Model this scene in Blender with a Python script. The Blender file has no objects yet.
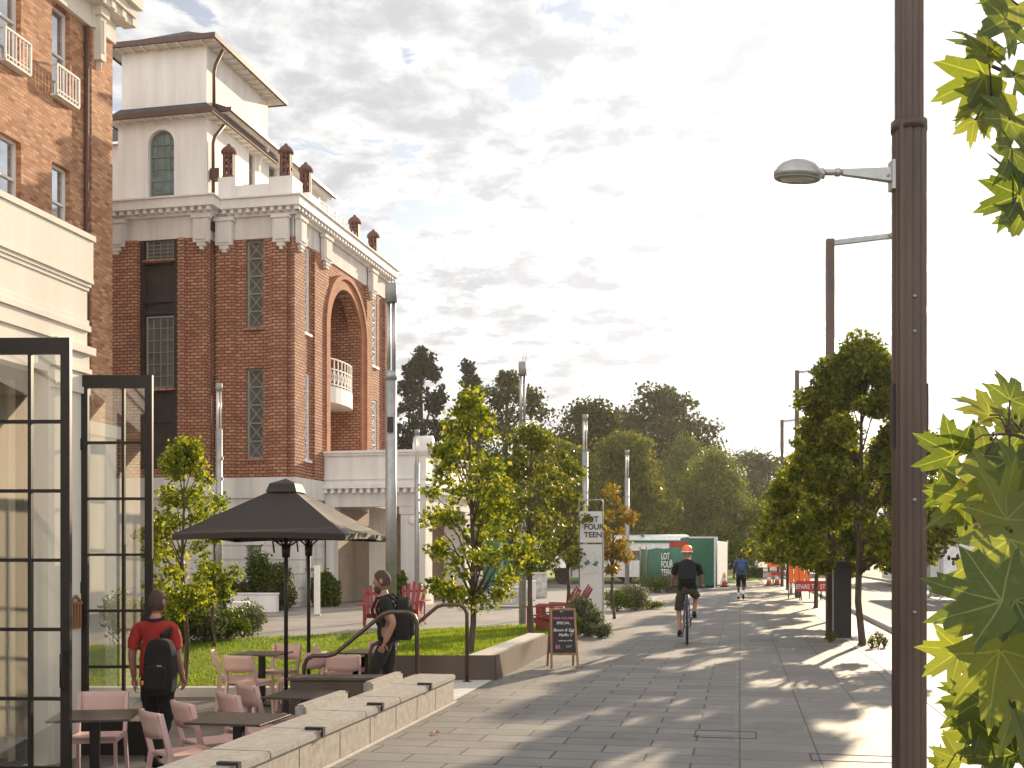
import bpy, bmesh, math, random
import numpy as np
from mathutils import Vector, Matrix, Euler
from mathutils.geometry import tessellate_polygon
rnd = random.Random(7)
R = math.radians
F = 1150.0; HZ = 556.0; CAMH = 1.6
TH = R(11.2); CT, ST = math.cos(TH), math.sin(TH)
scene = bpy.context.scene
COL = scene.collection

def P(px, py, Y):
    return Vector(((px-512)/F*Y, Y, CAMH-(py-HZ)/F*Y))
def PX(px, Y): return (px-512)/F*Y
def UV(v, u): return Vector((u*ST+v*CT, u*CT-v*ST, 0))

# ------------------------------------------------------------------ helpers
def tag(o, label=None, cat=None, group=None, kind=None):
    if label: o['label'] = label
    if cat: o['category'] = cat
    if group: o['group'] = group
    if kind: o['kind'] = kind
    return o
def empty(name, loc=(0,0,0), rz=0.0, label=None, cat=None, group=None):
    o = bpy.data.objects.new(name, None); COL.objects.link(o)
    o.location = loc; o.rotation_euler = (0,0,rz); o.empty_display_size = .2
    return tag(o, label, cat, group)

class MB:
    def __init__(s): s.v=[]; s.f=[]; s.sm=[]; s.M=Matrix.Identity(4)
    def add(s, vs, fs, smooth=False):
        b=len(s.v); M=s.M
        s.v += [tuple(M@Vector(p)) for p in vs]
        s.f += [tuple(i+b for i in f) for f in fs]; s.sm += [smooth]*len(fs)
        return s
    def box(s, x0,x1,y0,y1,z0,z1):
        vs=[(x0,y0,z0),(x1,y0,z0),(x1,y1,z0),(x0,y1,z0),(x0,y0,z1),(x1,y0,z1),(x1,y1,z1),(x0,y1,z1)]
        return s.add(vs,[(0,3,2,1),(4,5,6,7),(0,1,5,4),(1,2,6,5),(2,3,7,6),(3,0,4,7)])
    def bbox(s, x0,x1,y0,y1,z0,z1,b=.01):      # bevelled box
        bm=bmesh.new(); bmesh.ops.create_cube(bm,size=1)
        for v in bm.verts: v.co=Vector(((x0+x1)/2+v.co.x*(x1-x0),(y0+y1)/2+v.co.y*(y1-y0),(z0+z1)/2+v.co.z*(z1-z0)))
        bmesh.ops.bevel(bm,geom=bm.edges[:],offset=b,segments=2,affect='EDGES')
        s.bm(bm); return s
    def bm(s,bm,smooth=False):
        bm.verts.index_update()
        s.add([v.co.copy() for v in bm.verts],[tuple(v.index for v in f.verts) for f in bm.faces],smooth); bm.free()
    def beam(s, a, b, w, h=None, up=(0,0,1)):
        h=h or w; a=Vector(a); b=Vector(b); d=(b-a).normalized(); up=Vector(up)
        if abs(d.dot(up))>.98: up=Vector((0,1,0))
        r=d.cross(up).normalized(); q=r.cross(d).normalized()
        vs=[]
        for p in (a,b):
            for sx,sy in ((-1,-1),(1,-1),(1,1),(-1,1)): vs.append(p+r*sx*w/2+q*sy*h/2)
        return s.add(vs,[(3,2,1,0),(4,5,6,7),(0,1,5,4),(1,2,6,5),(2,3,7,6),(3,0,4,7)])
    def tube(s, pts, rs, n=10, caps=True, smooth=True):
        pts=[Vector(p) for p in pts]
        if not hasattr(rs,'__len__'): rs=[rs]*len(pts)
        vs=[]; fs=[]; prev=None
        for i,p in enumerate(pts):
            if i==0: d=pts[1]-pts[0]
            elif i==len(pts)-1: d=pts[-1]-pts[-2]
            else: d=(pts[i+1]-pts[i]).normalized()+(pts[i]-pts[i-1]).normalized()
            d=d.normalized() if d.length>1e-9 else Vector((0,0,1))
            if prev is None:
                a=Vector((1,0,0)) if abs(d.x)<.8 else Vector((0,1,0))
                prev=(a-d*a.dot(d)).normalized()
            prev=(prev-d*prev.dot(d)).normalized(); q=d.cross(prev)
            for k in range(n):
                t=2*math.pi*k/n; vs.append(p+(prev*math.cos(t)+q*math.sin(t))*rs[i])
        for i in range(len(pts)-1):
            for k in range(n):
                fs.append((i*n+k,i*n+(k+1)%n,(i+1)*n+(k+1)%n,(i+1)*n+k))
        if caps: fs.append(tuple(range(n-1,-1,-1))); fs.append(tuple((len(pts)-1)*n+k for k in range(n)))
        return s.add(vs,fs,smooth)
    def cyl(s,x,y,z0,z1,r,r2=None,n=16,smooth=True):
        return s.tube([(x,y,z0),(x,y,z1)],[r,r if r2 is None else r2],n,True,smooth)
    def lathe(s, prof, c=(0,0,0), n=24, smooth=True, a0=0.0):
        vs=[];fs=[];c=Vector(c)
        for r,z in prof:
            for k in range(n):
                t=2*math.pi*k/n+a0; vs.append(c+Vector((r*math.cos(t),r*math.sin(t),z)))
        for i in range(len(prof)-1):
            for k in range(n): fs.append((i*n+k,i*n+(k+1)%n,(i+1)*n+(k+1)%n,(i+1)*n+k))
        fs.append(tuple(range(n-1,-1,-1))); fs.append(tuple((len(prof)-1)*n+k for k in range(n)))
        return s.add(vs,fs,smooth)
    def ell(s,c,r,n=14,m=10,fn=None,smooth=True):
        c=Vector(c); vs=[];fs=[]
        for j in range(m+1):
            ph=math.pi*j/m
            for k in range(n):
                t=2*math.pi*k/n; d=Vector((math.sin(ph)*math.cos(t),math.sin(ph)*math.sin(t),math.cos(ph)))
                p=Vector((d.x*r[0],d.y*r[1],d.z*r[2]))
                if fn: p=fn(d,p)
                vs.append(c+p)
        for j in range(m):
            for k in range(n): fs.append((j*n+k,(j+1)*n+k,(j+1)*n+(k+1)%n,j*n+(k+1)%n))
        return s.add(vs,fs,smooth)
    def panel(s, o, ux, uz, n, outer, holes, depth):
        """wall panel: 2D outline + holes in the plane (ux,uz) at o, thickness depth against n"""
        o=Vector(o);ux=Vector(ux);uz=Vector(uz);n=Vector(n)
        polys=[[Vector((p[0],p[1],0)) for p in outer]]+[[Vector((p[0],p[1],0)) for p in h] for h in holes]
        flat=[p for q in polys for p in q]; tris=tessellate_polygon(polys)
        f3=[o+ux*p.x+uz*p.y for p in flat]; b3=[p-n*depth for p in f3]; N=len(flat)
        fs=[]
        for t in tris:
            a,b,c=(f3[i] for i in t)
            if (b-a).cross(c-a).length<1e-9: continue
            t=tuple(t)
            if (b-a).cross(c-a).dot(n)<0: t=t[::-1]
            fs.append(t); fs.append(tuple(i+N for i in t[::-1]))
        k=0
        for q in polys:
            m=len(q)
            for i in range(m): fs.append((k+i,k+(i+1)%m,k+(i+1)%m+N,k+i+N))
            k+=m
        bm=bmesh.new(); vv=[bm.verts.new(p) for p in f3+b3]
        for f in fs:
            try: bm.faces.new([vv[i] for i in f])
            except ValueError: pass
        bmesh.ops.recalc_face_normals(bm,faces=bm.faces[:])
        s.bm(bm); return s
    def prism(s, pts, o, ux, uy, n, depth):
        return s.panel(o,ux,uy,n,pts,[],depth)
    def build(s,name,mat,parent=None,loc=None):
        me=bpy.data.meshes.new(name); me.from_pydata(s.v,[],s.f)
        me.polygons.foreach_set('use_smooth',s.sm)
        if mat: me.materials.append(mat)
        me.update()
        o=bpy.data.objects.new(name,me); COL.objects.link(o)
        if parent: o.parent=parent
        if loc is not None: o.location=loc
        return o

def dup(root, loc, rz=None, label=None, parent=None):
    r=root.copy(); COL.objects.link(r)
    if parent is not None: r.parent=parent
    else:
        r.location=loc
        if rz is not None: r.rotation_euler=(0,0,rz)
    if label: r['label']=label
    for ch in list(root.children): dup(ch,None,None,None,r)
    return r

def rect(x0,x1,z0,z1): return [(x0,z0),(x1,z0),(x1,z1),(x0,z1)]
def archpts(x0,x1,z0,zs,n=14):
    c=(x0+x1)/2; r=(x1-x0)/2
    return [(x0,z0),(x1,z0)]+[(c+r*math.cos(math.pi*k/n),zs+r*math.sin(math.pi*k/n)) for k in range(n+1)]

# ------------------------------------------------------------------ materials
def nodes(name):
    m=bpy.data.materials.new(name); m.use_nodes=True
    nt=m.node_tree; nt.nodes.clear()
    out=nt.nodes.new('ShaderNodeOutputMaterial')
    return m,nt,out
def N(nt,t,**k):
    n=nt.nodes.new(t)
    for a,b in k.items():
        if a.startswith('i_'):
            key=a[2:].replace('_',' ')
            n.inputs[key].default_value=b
        else: setattr(n,a,b)
    return n
def mat(name,col,rough=.7,metal=0.0,var=.15,scale=6.0,bump=0.0,bscale=None,spec=.5,col2=None,detail=6.0,streak=False):
    m,nt,out=nodes(name); L=nt.links.new
    b=N(nt,'ShaderNodeBsdfPrincipled'); b.inputs['Roughness'].default_value=rough
    b.inputs['Metallic'].default_value=metal; b.inputs['Specular IOR Level'].default_value=spec
    tc=N(nt,'ShaderNodeTexCoord'); src=tc.outputs['Object']
    if streak:
        mp=N(nt,'ShaderNodeMapping'); mp.inputs['Scale'].default_value=(1,1,.12); L(src,mp.inputs['Vector']); src2=mp.outputs[0]
    else: src2=src
    no=N(nt,'ShaderNodeTexNoise'); no.inputs['Scale'].default_value=scale; no.inputs['Detail'].default_value=detail
    L(src2,no.inputs['Vector'])
    rp=N(nt,'ShaderNodeValToRGB'); rp.color_ramp.elements[0].position=.3; rp.color_ramp.elements[1].position=.7
    c2=col2 or tuple(min(1,c*(1+var)) for c in col); c1=tuple(c*(1-var) for c in col) if not col2 else col
    rp.color_ramp.elements[0].color=(*c1,1); rp.color_ramp.elements[1].color=(*c2,1)
    L(no.outputs['Fac'],rp.inputs[0]); L(rp.outputs[0],b.inputs['Base Color'])
    if bump:
        n2=N(nt,'ShaderNodeTexNoise'); n2.inputs['Scale'].default_value=bscale or scale*8; n2.inputs['Detail'].default_value=4
        L(src,n2.inputs['Vector']); bp=N(nt,'ShaderNodeBump'); bp.inputs['Strength'].default_value=bump; bp.inputs['Distance'].default_value=.01
        L(n2.outputs['Fac'],bp.inputs['Height']); L(bp.outputs[0],b.inputs['Normal'])
    L(b.outputs[0],out.inputs[0]); return m
def wallcoord(nt):
    """object coords folded so that x or y runs along a wall, z up"""
    L=nt.links.new; tc=N(nt,'ShaderNodeTexCoord'); sp=N(nt,'ShaderNodeSeparateXYZ'); L(tc.outputs['Object'],sp.inputs[0])
    ad=N(nt,'ShaderNodeMath'); L(sp.outputs[0],ad.inputs[0]); L(sp.outputs[1],ad.inputs[1])
    cb=N(nt,'ShaderNodeCombineXYZ'); L(ad.outputs[0],cb.inputs[0]); L(sp.outputs[2],cb.inputs[1])
    return cb.outputs[0],tc.outputs['Object']
def brickmat(name,c1,c2,mortar,bw=.24,rh=.086,msize=.011,var=.5,bump=.5,rough=.85,bias=0.0):
    m,nt,out=nodes(name); L=nt.links.new
    co,ob=wallcoord(nt)
    br=N(nt,'ShaderNodeTexBrick'); L(co,br.inputs['Vector'])
    br.inputs['Scale'].default_value=1; br.inputs['Brick Width'].default_value=bw; br.inputs['Row Height'].default_value=rh
    br.inputs['Mortar Size'].default_value=msize; br.inputs['Mortar Smooth'].default_value=.2; br.inputs['Bias'].default_value=bias
    br.inputs['Color1'].default_value=(*c1,1); br.inputs['Color2'].default_value=(*c2,1); br.inputs['Mortar'].default_value=(*mortar,1)
    no=N(nt,'ShaderNodeTexNoise'); no.inputs['Scale'].default_value=1.3; no.inputs['Detail'].default_value=8; L(ob,no.inputs['Vector'])
    mx=N(nt,'ShaderNodeMixRGB',blend_type='MULTIPLY'); mx.inputs[0].default_value=var
    rp=N(nt,'ShaderNodeValToRGB'); rp.color_ramp.elements[0].position=.3; rp.color_ramp.elements[1].position=.75
    rp.color_ramp.elements[0].color=(.55,.5,.5,1); rp.color_ramp.elements[1].color=(1,1,1,1)
    L(no.outputs['Fac'],rp.inputs[0]); L(br.outputs['Color'],mx.inputs[1]); L(rp.outputs[0],mx.inputs[2])
    b=N(nt,'ShaderNodeBsdfPrincipled'); b.inputs['Roughness'].default_value=rough; L(mx.outputs[0],b.inputs['Base Color'])
    bp=N(nt,'ShaderNodeBump'); bp.inputs['Strength'].default_value=bump; bp.inputs['Distance'].default_value=.02
    iv=N(nt,'ShaderNodeMath',operation='SUBTRACT'); iv.inputs[0].default_value=1; L(br.outputs['Fac'],iv.inputs[1])
    L(iv.outputs[0],bp.inputs['Height']); L(bp.outputs[0],b.inputs['Normal'])
    L(b.outputs[0],out.inputs[0]); return m
def pavemat(name,c1,c2,mortar,bw,rh,ms,rot,rough=.6,noise=.35,grit=.25,off=.5,freq=2,bias=0):
    m,nt,out=nodes(name); L=nt.links.new
    tc=N(nt,'ShaderNodeTexCoord'); mp=N(nt,'ShaderNodeMapping'); mp.inputs['Rotation'].default_value=(0,0,rot); L(tc.outputs['Object'],mp.inputs['Vector'])
    br=N(nt,'ShaderNodeTexBrick'); L(mp.outputs[0],br.inputs['Vector']); br.offset=off; br.offset_frequency=freq
    br.inputs['Scale'].default_value=1; br.inputs['Brick Width'].default_value=bw; br.inputs['Row Height'].default_value=rh; br.inputs['Bias'].default_value=bias
    br.inputs['Mortar Size'].default_value=ms; br.inputs['Mortar Smooth'].default_value=.3
    br.inputs['Color1'].default_value=(*c1,1); br.inputs['Color2'].default_value=(*c2,1); br.inputs['Mortar'].default_value=(*mortar,1)
    no=N(nt,'ShaderNodeTexNoise'); no.inputs['Scale'].default_value=.7; no.inputs['Detail'].default_value=10; no.inputs['Roughness'].default_value=.65; L(tc.outputs['Object'],no.inputs['Vector'])
    rp=N(nt,'ShaderNodeValToRGB'); rp.color_ramp.elements[0].position=.32; rp.color_ramp.elements[1].position=.68
    rp.color_ramp.elements[0].color=(1-noise,1-noise,1-noise,1); rp.color_ramp.elements[1].color=(1,1,1,1); L(no.outputs['Fac'],rp.inputs[0])
    mx=N(nt,'ShaderNodeMixRGB',blend_type='MULTIPLY'); mx.inputs[0].default_value=1; L(br.outputs['Color'],mx.inputs[1]); L(rp.outputs[0],mx.inputs[2])
    g=N(nt,'ShaderNodeTexNoise'); g.inputs['Scale'].default_value=160; g.inputs['Detail'].default_value=3; L(tc.outputs['Object'],g.inputs['Vector'])
    r2=N(nt,'ShaderNodeValToRGB'); r2.color_ramp.elements[0].position=.35; r2.color_ramp.elements[1].position=.65
    r2.color_ramp.elements[0].color=(1-grit,)*3+(1,); r2.color_ramp.elements[1].color=(1,1,1,1); L(g.outputs['Fac'],r2.inputs[0])
    m2=N(nt,'ShaderNodeMixRGB',blend_type='MULTIPLY'); m2.inputs[0].default_value=1; L(mx.outputs[0],m2.inputs[1]); L(r2.outputs[0],m2.inputs[2])
    vo=N(nt,'ShaderNodeTexVoronoi'); vo.inputs['Scale'].default_value=1.9; L(tc.outputs['Object'],vo.inputs['Vector'])
    ng=N(nt,'ShaderNodeTexNoise'); ng.inputs['Scale'].default_value=30; L(tc.outputs['Object'],ng.inputs['Vector'])
    av=N(nt,'ShaderNodeMath',operation='MULTIPLY_ADD'); av.inputs[1].default_value=.05; L(ng.outputs['Fac'],av.inputs[0]); L(vo.outputs['Distance'],av.inputs[2])
    lt=N(nt,'ShaderNodeMapRange'); lt.inputs['From Min'].default_value=.055; lt.inputs['From Max'].default_value=.085; lt.inputs['To Min'].default_value=.62; lt.inputs['To Max'].default_value=1; L(av.outputs[0],lt.inputs['Value'])
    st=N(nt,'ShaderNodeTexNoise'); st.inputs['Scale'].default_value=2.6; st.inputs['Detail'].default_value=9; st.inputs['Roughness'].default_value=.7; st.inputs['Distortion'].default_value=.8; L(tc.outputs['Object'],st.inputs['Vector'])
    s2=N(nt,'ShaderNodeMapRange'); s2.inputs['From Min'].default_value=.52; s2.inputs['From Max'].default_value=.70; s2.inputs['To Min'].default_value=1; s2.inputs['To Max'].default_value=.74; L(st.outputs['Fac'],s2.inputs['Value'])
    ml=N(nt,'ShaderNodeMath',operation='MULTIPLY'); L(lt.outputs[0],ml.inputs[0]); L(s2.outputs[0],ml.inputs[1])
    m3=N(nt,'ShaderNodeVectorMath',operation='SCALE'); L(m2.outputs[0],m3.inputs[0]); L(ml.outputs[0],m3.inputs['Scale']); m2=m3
    b=N(nt,'ShaderNodeBsdfPrincipled'); b.inputs['Roughness'].default_value=rough; L(m2.outputs[0],b.inputs['Base Color'])
    rr=N(nt,'ShaderNodeMapRange'); rr.inputs['To Min'].default_value=rough-.12; rr.inputs['To Max'].default_value=rough+.15
    L(no.outputs['Fac'],rr.inputs['Value']); L(rr.outputs[0],b.inputs['Roughness'])
    iv=N(nt,'ShaderNodeMath',operation='SUBTRACT'); iv.inputs[0].default_value=1; L(br.outputs['Fac'],iv.inputs[1])
    ad=N(nt,'ShaderNodeMath',operation='MULTIPLY_ADD'); ad.inputs[1].default_value=.25; L(g.outputs['Fac'],ad.inputs[0]); L(iv.outputs[0],ad.inputs[2])
    bp=N(nt,'ShaderNodeBump'); bp.inputs['Strength'].default_value=.25; bp.inputs['Distance'].default_value=.004
    L(ad.outputs[0],bp.inputs['Height']); L(bp.outputs[0],b.inputs['Normal'])
    L(b.outputs[0],out.inputs[0]); return m
def leafmat(name,cols,trans=.45,rough=.45,tcol=(1.6,1.5,.5)):
    """cols: list of colours chosen per leaf"""
    m,nt,out=nodes(name); L=nt.links.new
    g=N(nt,'ShaderNodeNewGeometry'); rp=N(nt,'ShaderNodeValToRGB'); e=rp.color_ramp.elements
    rp.color_ramp.interpolation='LINEAR'
    while len(e)<len(cols): e.new(.5)
    for i,c in enumerate(cols):
        e[i].position=i/(len(cols)-1); e[i].color=(*c,1)
    L(g.outputs['Random Per Island'],rp.inputs[0])
    b=N(nt,'ShaderNodeBsdfPrincipled'); b.inputs['Roughness'].default_value=rough; b.inputs['Specular IOR Level'].default_value=.2; L(rp.outputs[0],b.inputs['Base Color'])
    t=N(nt,'ShaderNodeBsdfTranslucent'); mu=N(nt,'ShaderNodeMixRGB',blend_type='MULTIPLY'); mu.inputs[0].default_value=1
    mu.inputs[2].default_value=(*tcol,1); L(rp.outputs[0],mu.inputs[1]); L(mu.outputs[0],t.inputs[0])
    mx=N(nt,'ShaderNodeMixShader'); mx.inputs[0].default_value=trans; L(b.outputs[0],mx.inputs[1]); L(t.outputs[0],mx.inputs[2])
    L(mx.outputs[0],out.inputs[0]); return m
def glassmat(name,tint=(.85,.88,.85),refl=.25):
    m,nt,out=nodes(name); L=nt.links.new
    tr=N(nt,'ShaderNodeBsdfTransparent'); tr.inputs[0].default_value=(*tint,1)
    gl=N(nt,'ShaderNodeBsdfGlossy'); gl.inputs['Roughness'].default_value=.02; gl.inputs[0].default_value=(.9,.9,.9,1)
    fr=N(nt,'ShaderNodeLayerWeight'); fr.inputs[0].default_value=.35
    mr=N(nt,'ShaderNodeMapRange'); mr.inputs['To Min'].default_value=refl; mr.inputs['To Max'].default_value=.95; L(fr.outputs['Fresnel'],mr.inputs['Value'])
    mx=N(nt,'ShaderNodeMixShader'); L(mr.outputs[0],mx.inputs[0]); L(tr.outputs[0],mx.inputs[1]); L(gl.outputs[0],mx.inputs[2])
    L(mx.outputs[0],out.inputs[0]); return m

M={}
M['brick_orange']=brickmat('orange_brick',(.36,.12,.05),(.72,.38,.20),(.40,.27,.17),.25,.095,.014,.4,.9,bias=0)  # orange and pale bricks mixed, for the left building
M['brick_red']=brickmat('red_brick',(.46,.165,.08),(.66,.32,.18),(.15,.085,.06),.25,.1,.02,.6,.8,bias=0)
M['cream']=mat('cream_render',(.76,.70,.60),.85,var=.11,scale=2.2,bump=.2,bscale=40,streak=True,detail=9)
M['stone_white']=mat('pale_stone',(.70,.65,.60),.85,var=.16,scale=2.5,bump=.2,bscale=50,streak=True)
M['white']=mat('white_paint',(.80,.76,.71),.7,var=.09,scale=3.5,streak=True,detail=9,bump=.1,bscale=40)
M['slate']=pavemat('slate_roof',(.07,.07,.08),(.11,.11,.12),(.03,.03,.03),.3,.2,.01,0,.7)
M['gutter']=mat('brown_gutter',(.10,.045,.03),.5,var=.2)
M['lantern']=mat('terracotta_metal',(.14,.055,.04),.6,var=.3,scale=10)
M['dark_panel']=mat('dark_bronze_panel',(.035,.025,.022),.5,var=.3,scale=3)
M['frame_grey']=mat('grey_frame',(.26,.26,.24),.55,var=.1)
M['pane']=mat('window_glass',(.50,.53,.56),.05,metal=.85,var=.25,scale=1.2,spec=1.0)
M['pane_teal']=mat('leaded_glass',(.11,.11,.095),.18,var=.35,scale=2.2,spec=.8)
M['glass']=glassmat('door_glass')
M['black_steel']=mat('black_steel',(.018,.013,.011),.42,metal=.3,var=.25,scale=8)
M['bronze']=mat('bronze_rail',(.10,.07,.05),.38,metal=.75,var=.2,scale=20)
M['corten']=mat('bronze_planter_steel',(.10,.07,.05),.65,metal=.1,var=.25,scale=3,bump=.06,streak=True)
M['pole_brown']=mat('brown_pole_paint',(.085,.056,.042),.45,metal=.35,var=.3,scale=5,streak=True,bump=.05)
M['steel']=mat('galvanised_steel',(.36,.36,.35),.45,metal=.6,var=.12,scale=9)
M['alu']=mat('lamp_aluminium',(.42,.41,.39),.4,metal=.7,var=.1,scale=9)
M['lens']=mat('lamp_lens',(.55,.5,.42),.2,var=.2,scale=20)
M['granite_wall']=mat('granite_block',(.34,.30,.25),.75,var=.22,scale=14,bump=.35,bscale=90)
M['granite_cap']=mat('granite_cap',(.29,.265,.23),.6,var=.2,scale=18,bump=.2,bscale=120)
M['joint']=mat('dark_joint',(.06,.05,.04),.9)
M['concrete']=mat('pale_concrete',(.45,.42,.38),.8,var=.12,scale=3,bump=.15)
M['fabric_black']=mat('black_canvas',(.017,.013,.011),.62,var=.15,scale=30,bump=.15,bscale=300,spec=.4)
_fb=[n for n in M['fabric_black'].node_tree.nodes if n.type=='BSDF_PRINCIPLED'][0]; _fb.inputs['Sheen Weight'].default_value=.08; _fb.inputs['Sheen Roughness'].default_value=.4; _fb.inputs['Sheen Tint'].default_value=(1,.85,.65,1)
M['pink']=mat('pink_plastic',(.62,.41,.37),.42,var=.06,scale=3)
M['tabletop']=mat('dark_tabletop',(.055,.042,.036),.35,var=.2,scale=12)
M['red_wood']=mat('red_paint',(.25,.018,.02),.5,var=.2,scale=6)
M['skin']=mat('skin',(.36,.19,.125),.55,var=.1,scale=8)
M['skin_dark']=mat('dark_skin',(.09,.05,.035),.55,var=.1,scale=8)
M['hair']=mat('brown_hair',(.06,.033,.02),.75,var=.4,scale=60,bump=.5,bscale=250)
M['shirt_red']=mat('red_cotton',(.30,.018,.014),.85,var=.15,scale=9,bump=.3,bscale=14)
M['navy']=mat('navy_cloth',(.012,.014,.035),.85,var=.2,scale=9,bump=.3,bscale=20)
M['black_cloth']=mat('black_cloth',(.010,.009,.009),.95,var=.3,scale=9,bump=.4,bscale=16)
M['olive']=mat('olive_cloth',(.075,.06,.04),.85,var=.2,scale=9,bump=.4,bscale=16)
M['blue_cloth']=mat('blue_cloth',(.05,.09,.2),.85,var=.2)
M['rubber']=mat('black_rubber',(.02,.02,.02),.7)
M['orange']=mat('orange_plastic',(.85,.19,.02),.4,var=.08)
M['orange_sign']=mat('orange_sign',(.85,.16,.02),.6,var=.05)
M['red_sign']=mat('red_sign',(.42,.02,.02),.55,var=.1)
M['timber']=mat('timber',(.26,.13,.06),.6,var=.3,scale=9,streak=True)
M['chalk']=mat('chalkboard',(.022,.02,.02),.8,var=.3,scale=6)
M['chalk_white']=mat('chalk_white',(.75,.75,.72),.9)
M['chalk_pink']=mat('chalk_pink',(.8,.2,.35),.9)
M['green']=mat('green_vinyl',(.012,.12,.072),.6,var=.25,scale=1.2)
M['green_metal']=mat('green_container',(.015,.14,.075),.5,var=.15,scale=1.2)
M['bark']=mat('bark',(.075,.05,.035),.9,var=.4,scale=18,bump=.6,bscale=60,streak=True)
M['bark_dark']=mat('bark_dark',(.04,.03,.024),.9,var=.4,scale=6,bump=.6)
M['soil']=mat('garden_soil',(.09,.06,.04),.95,var=.35,scale=8,bump=.8,bscale=60)
M['marble']=mat('veined_stone',(.5,.48,.45),.6,var=.4,scale=5,detail=9)
M['signboard']=mat('sign_white',(.62,.6,.56),.5,var=.05)
M['print_black']=mat('print_black',(.03,.03,.03),.6)
M['print_green']=mat('print_green',(.03,.16,.08),.6)
M['print_grey']=mat('print_grey',(.35,.34,.33),.6)
M['curtain']=mat('curtain_beige',(.30,.22,.14),.85,var=.2,scale=4,streak=True)
M['interior']=mat('interior_brown',(.10,.065,.045),.8,var=.3)
M['autumn']=mat('dry_leaf',(.42,.14,.03),.7,var=.4,scale=30)
M['line']=mat('road_line_paint',(.62,.6,.56),.7,var=.2,scale=20)

# pavement etc
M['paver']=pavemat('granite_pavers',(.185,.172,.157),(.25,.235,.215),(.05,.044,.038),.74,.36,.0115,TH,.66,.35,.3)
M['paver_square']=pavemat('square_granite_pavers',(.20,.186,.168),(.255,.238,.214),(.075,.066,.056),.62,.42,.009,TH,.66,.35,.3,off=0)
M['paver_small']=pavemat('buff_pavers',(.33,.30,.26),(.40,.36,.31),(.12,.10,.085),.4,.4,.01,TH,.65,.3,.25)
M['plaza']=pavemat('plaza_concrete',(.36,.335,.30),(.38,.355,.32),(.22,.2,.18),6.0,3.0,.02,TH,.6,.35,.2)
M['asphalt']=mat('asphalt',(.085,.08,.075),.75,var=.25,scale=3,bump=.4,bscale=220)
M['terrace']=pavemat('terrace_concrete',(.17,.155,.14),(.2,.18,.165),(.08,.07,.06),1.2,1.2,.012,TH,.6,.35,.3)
M['kerb']=mat('kerb_concrete',(.5,.47,.43),.8,var=.12,scale=6)
M['ground']=mat('dry_ground',(.22,.18,.12),.95,var=.3,scale=.5,bump=.5)
M['far_grass']=mat('far_grass',(.17,.24,.03),.9,var=.3,scale=.8)
def grassmat():
    m,nt,out=nodes('lawn_grass'); L=nt.links.new
    tc=N(nt,'ShaderNodeTexCoord'); a=N(nt,'ShaderNodeTexNoise'); a.inputs['Scale'].default_value=1.1; a.inputs['Detail'].default_value=8
    L(tc.outputs['Object'],a.inputs['Vector']); rp=N(nt,'ShaderNodeValToRGB')
    rp.color_ramp.elements[0].color=(.10,.16,.014,1); rp.color_ramp.elements[1].color=(.19,.27,.025,1)
    rp.color_ramp.elements[0].position=.3; rp.color_ramp.elements[1].position=.7
    L(a.outputs['Fac'],rp.inputs[0]); b=N(nt,'ShaderNodeBsdfPrincipled'); b.inputs['Roughness'].default_value=.8
    L(rp.outputs[0],b.inputs['Base Color']); L(b.outputs[0],out.inputs[0]); return m
M['lawn']=grassmat()
M['blade']=leafmat('grass_blade',[(.11,.18,.015),(.18,.26,.025),(.28,.32,.04)],.5,.6)
M['leaf_birch']=leafmat('leaf_young',[(.045,.08,.012),(.10,.14,.016),(.20,.23,.025),(.36,.36,.04)],.6)
M['leaf_plane']=leafmat('leaf_street',[(.04,.062,.010),(.07,.095,.013),(.13,.155,.018),(.26,.26,.03)],.62)
M['leaf_orange']=leafmat('leaf_orange',[(.20,.08,.012),(.28,.15,.02),(.25,.22,.025),(.10,.12,.02)],.5)
M['leaf_mix']=leafmat('leaf_mixed',[(.045,.07,.012),(.08,.11,.015),(.15,.17,.02),(.24,.22,.03)],.5)
M['leaf_pine']=leafmat('needle_dark',[(.012,.02,.012),(.022,.033,.017),(.035,.045,.02)],.2,.6)
M['leaf_dark']=leafmat('leaf_dark_green',[(.022,.032,.01),(.045,.06,.015),(.09,.10,.022)],.35)
M['leaf_mid']=leafmat('leaf_mid_green',[(.05,.065,.012),(.10,.12,.02),(.19,.19,.03)],.45)
M['leaf_willow']=leafmat('leaf_pale_green',[(.07,.095,.022),(.12,.15,.03),(.19,.22,.045)],.45)
M['leaf_grey']=leafmat('leaf_grey_green',[(.07,.09,.05),(.12,.14,.08),(.17,.18,.11)],.3)
M['leaf_hedge']=leafmat('leaf_hedge',[(.03,.06,.01),(.07,.11,.012),(.14,.18,.02)],.4)

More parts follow.
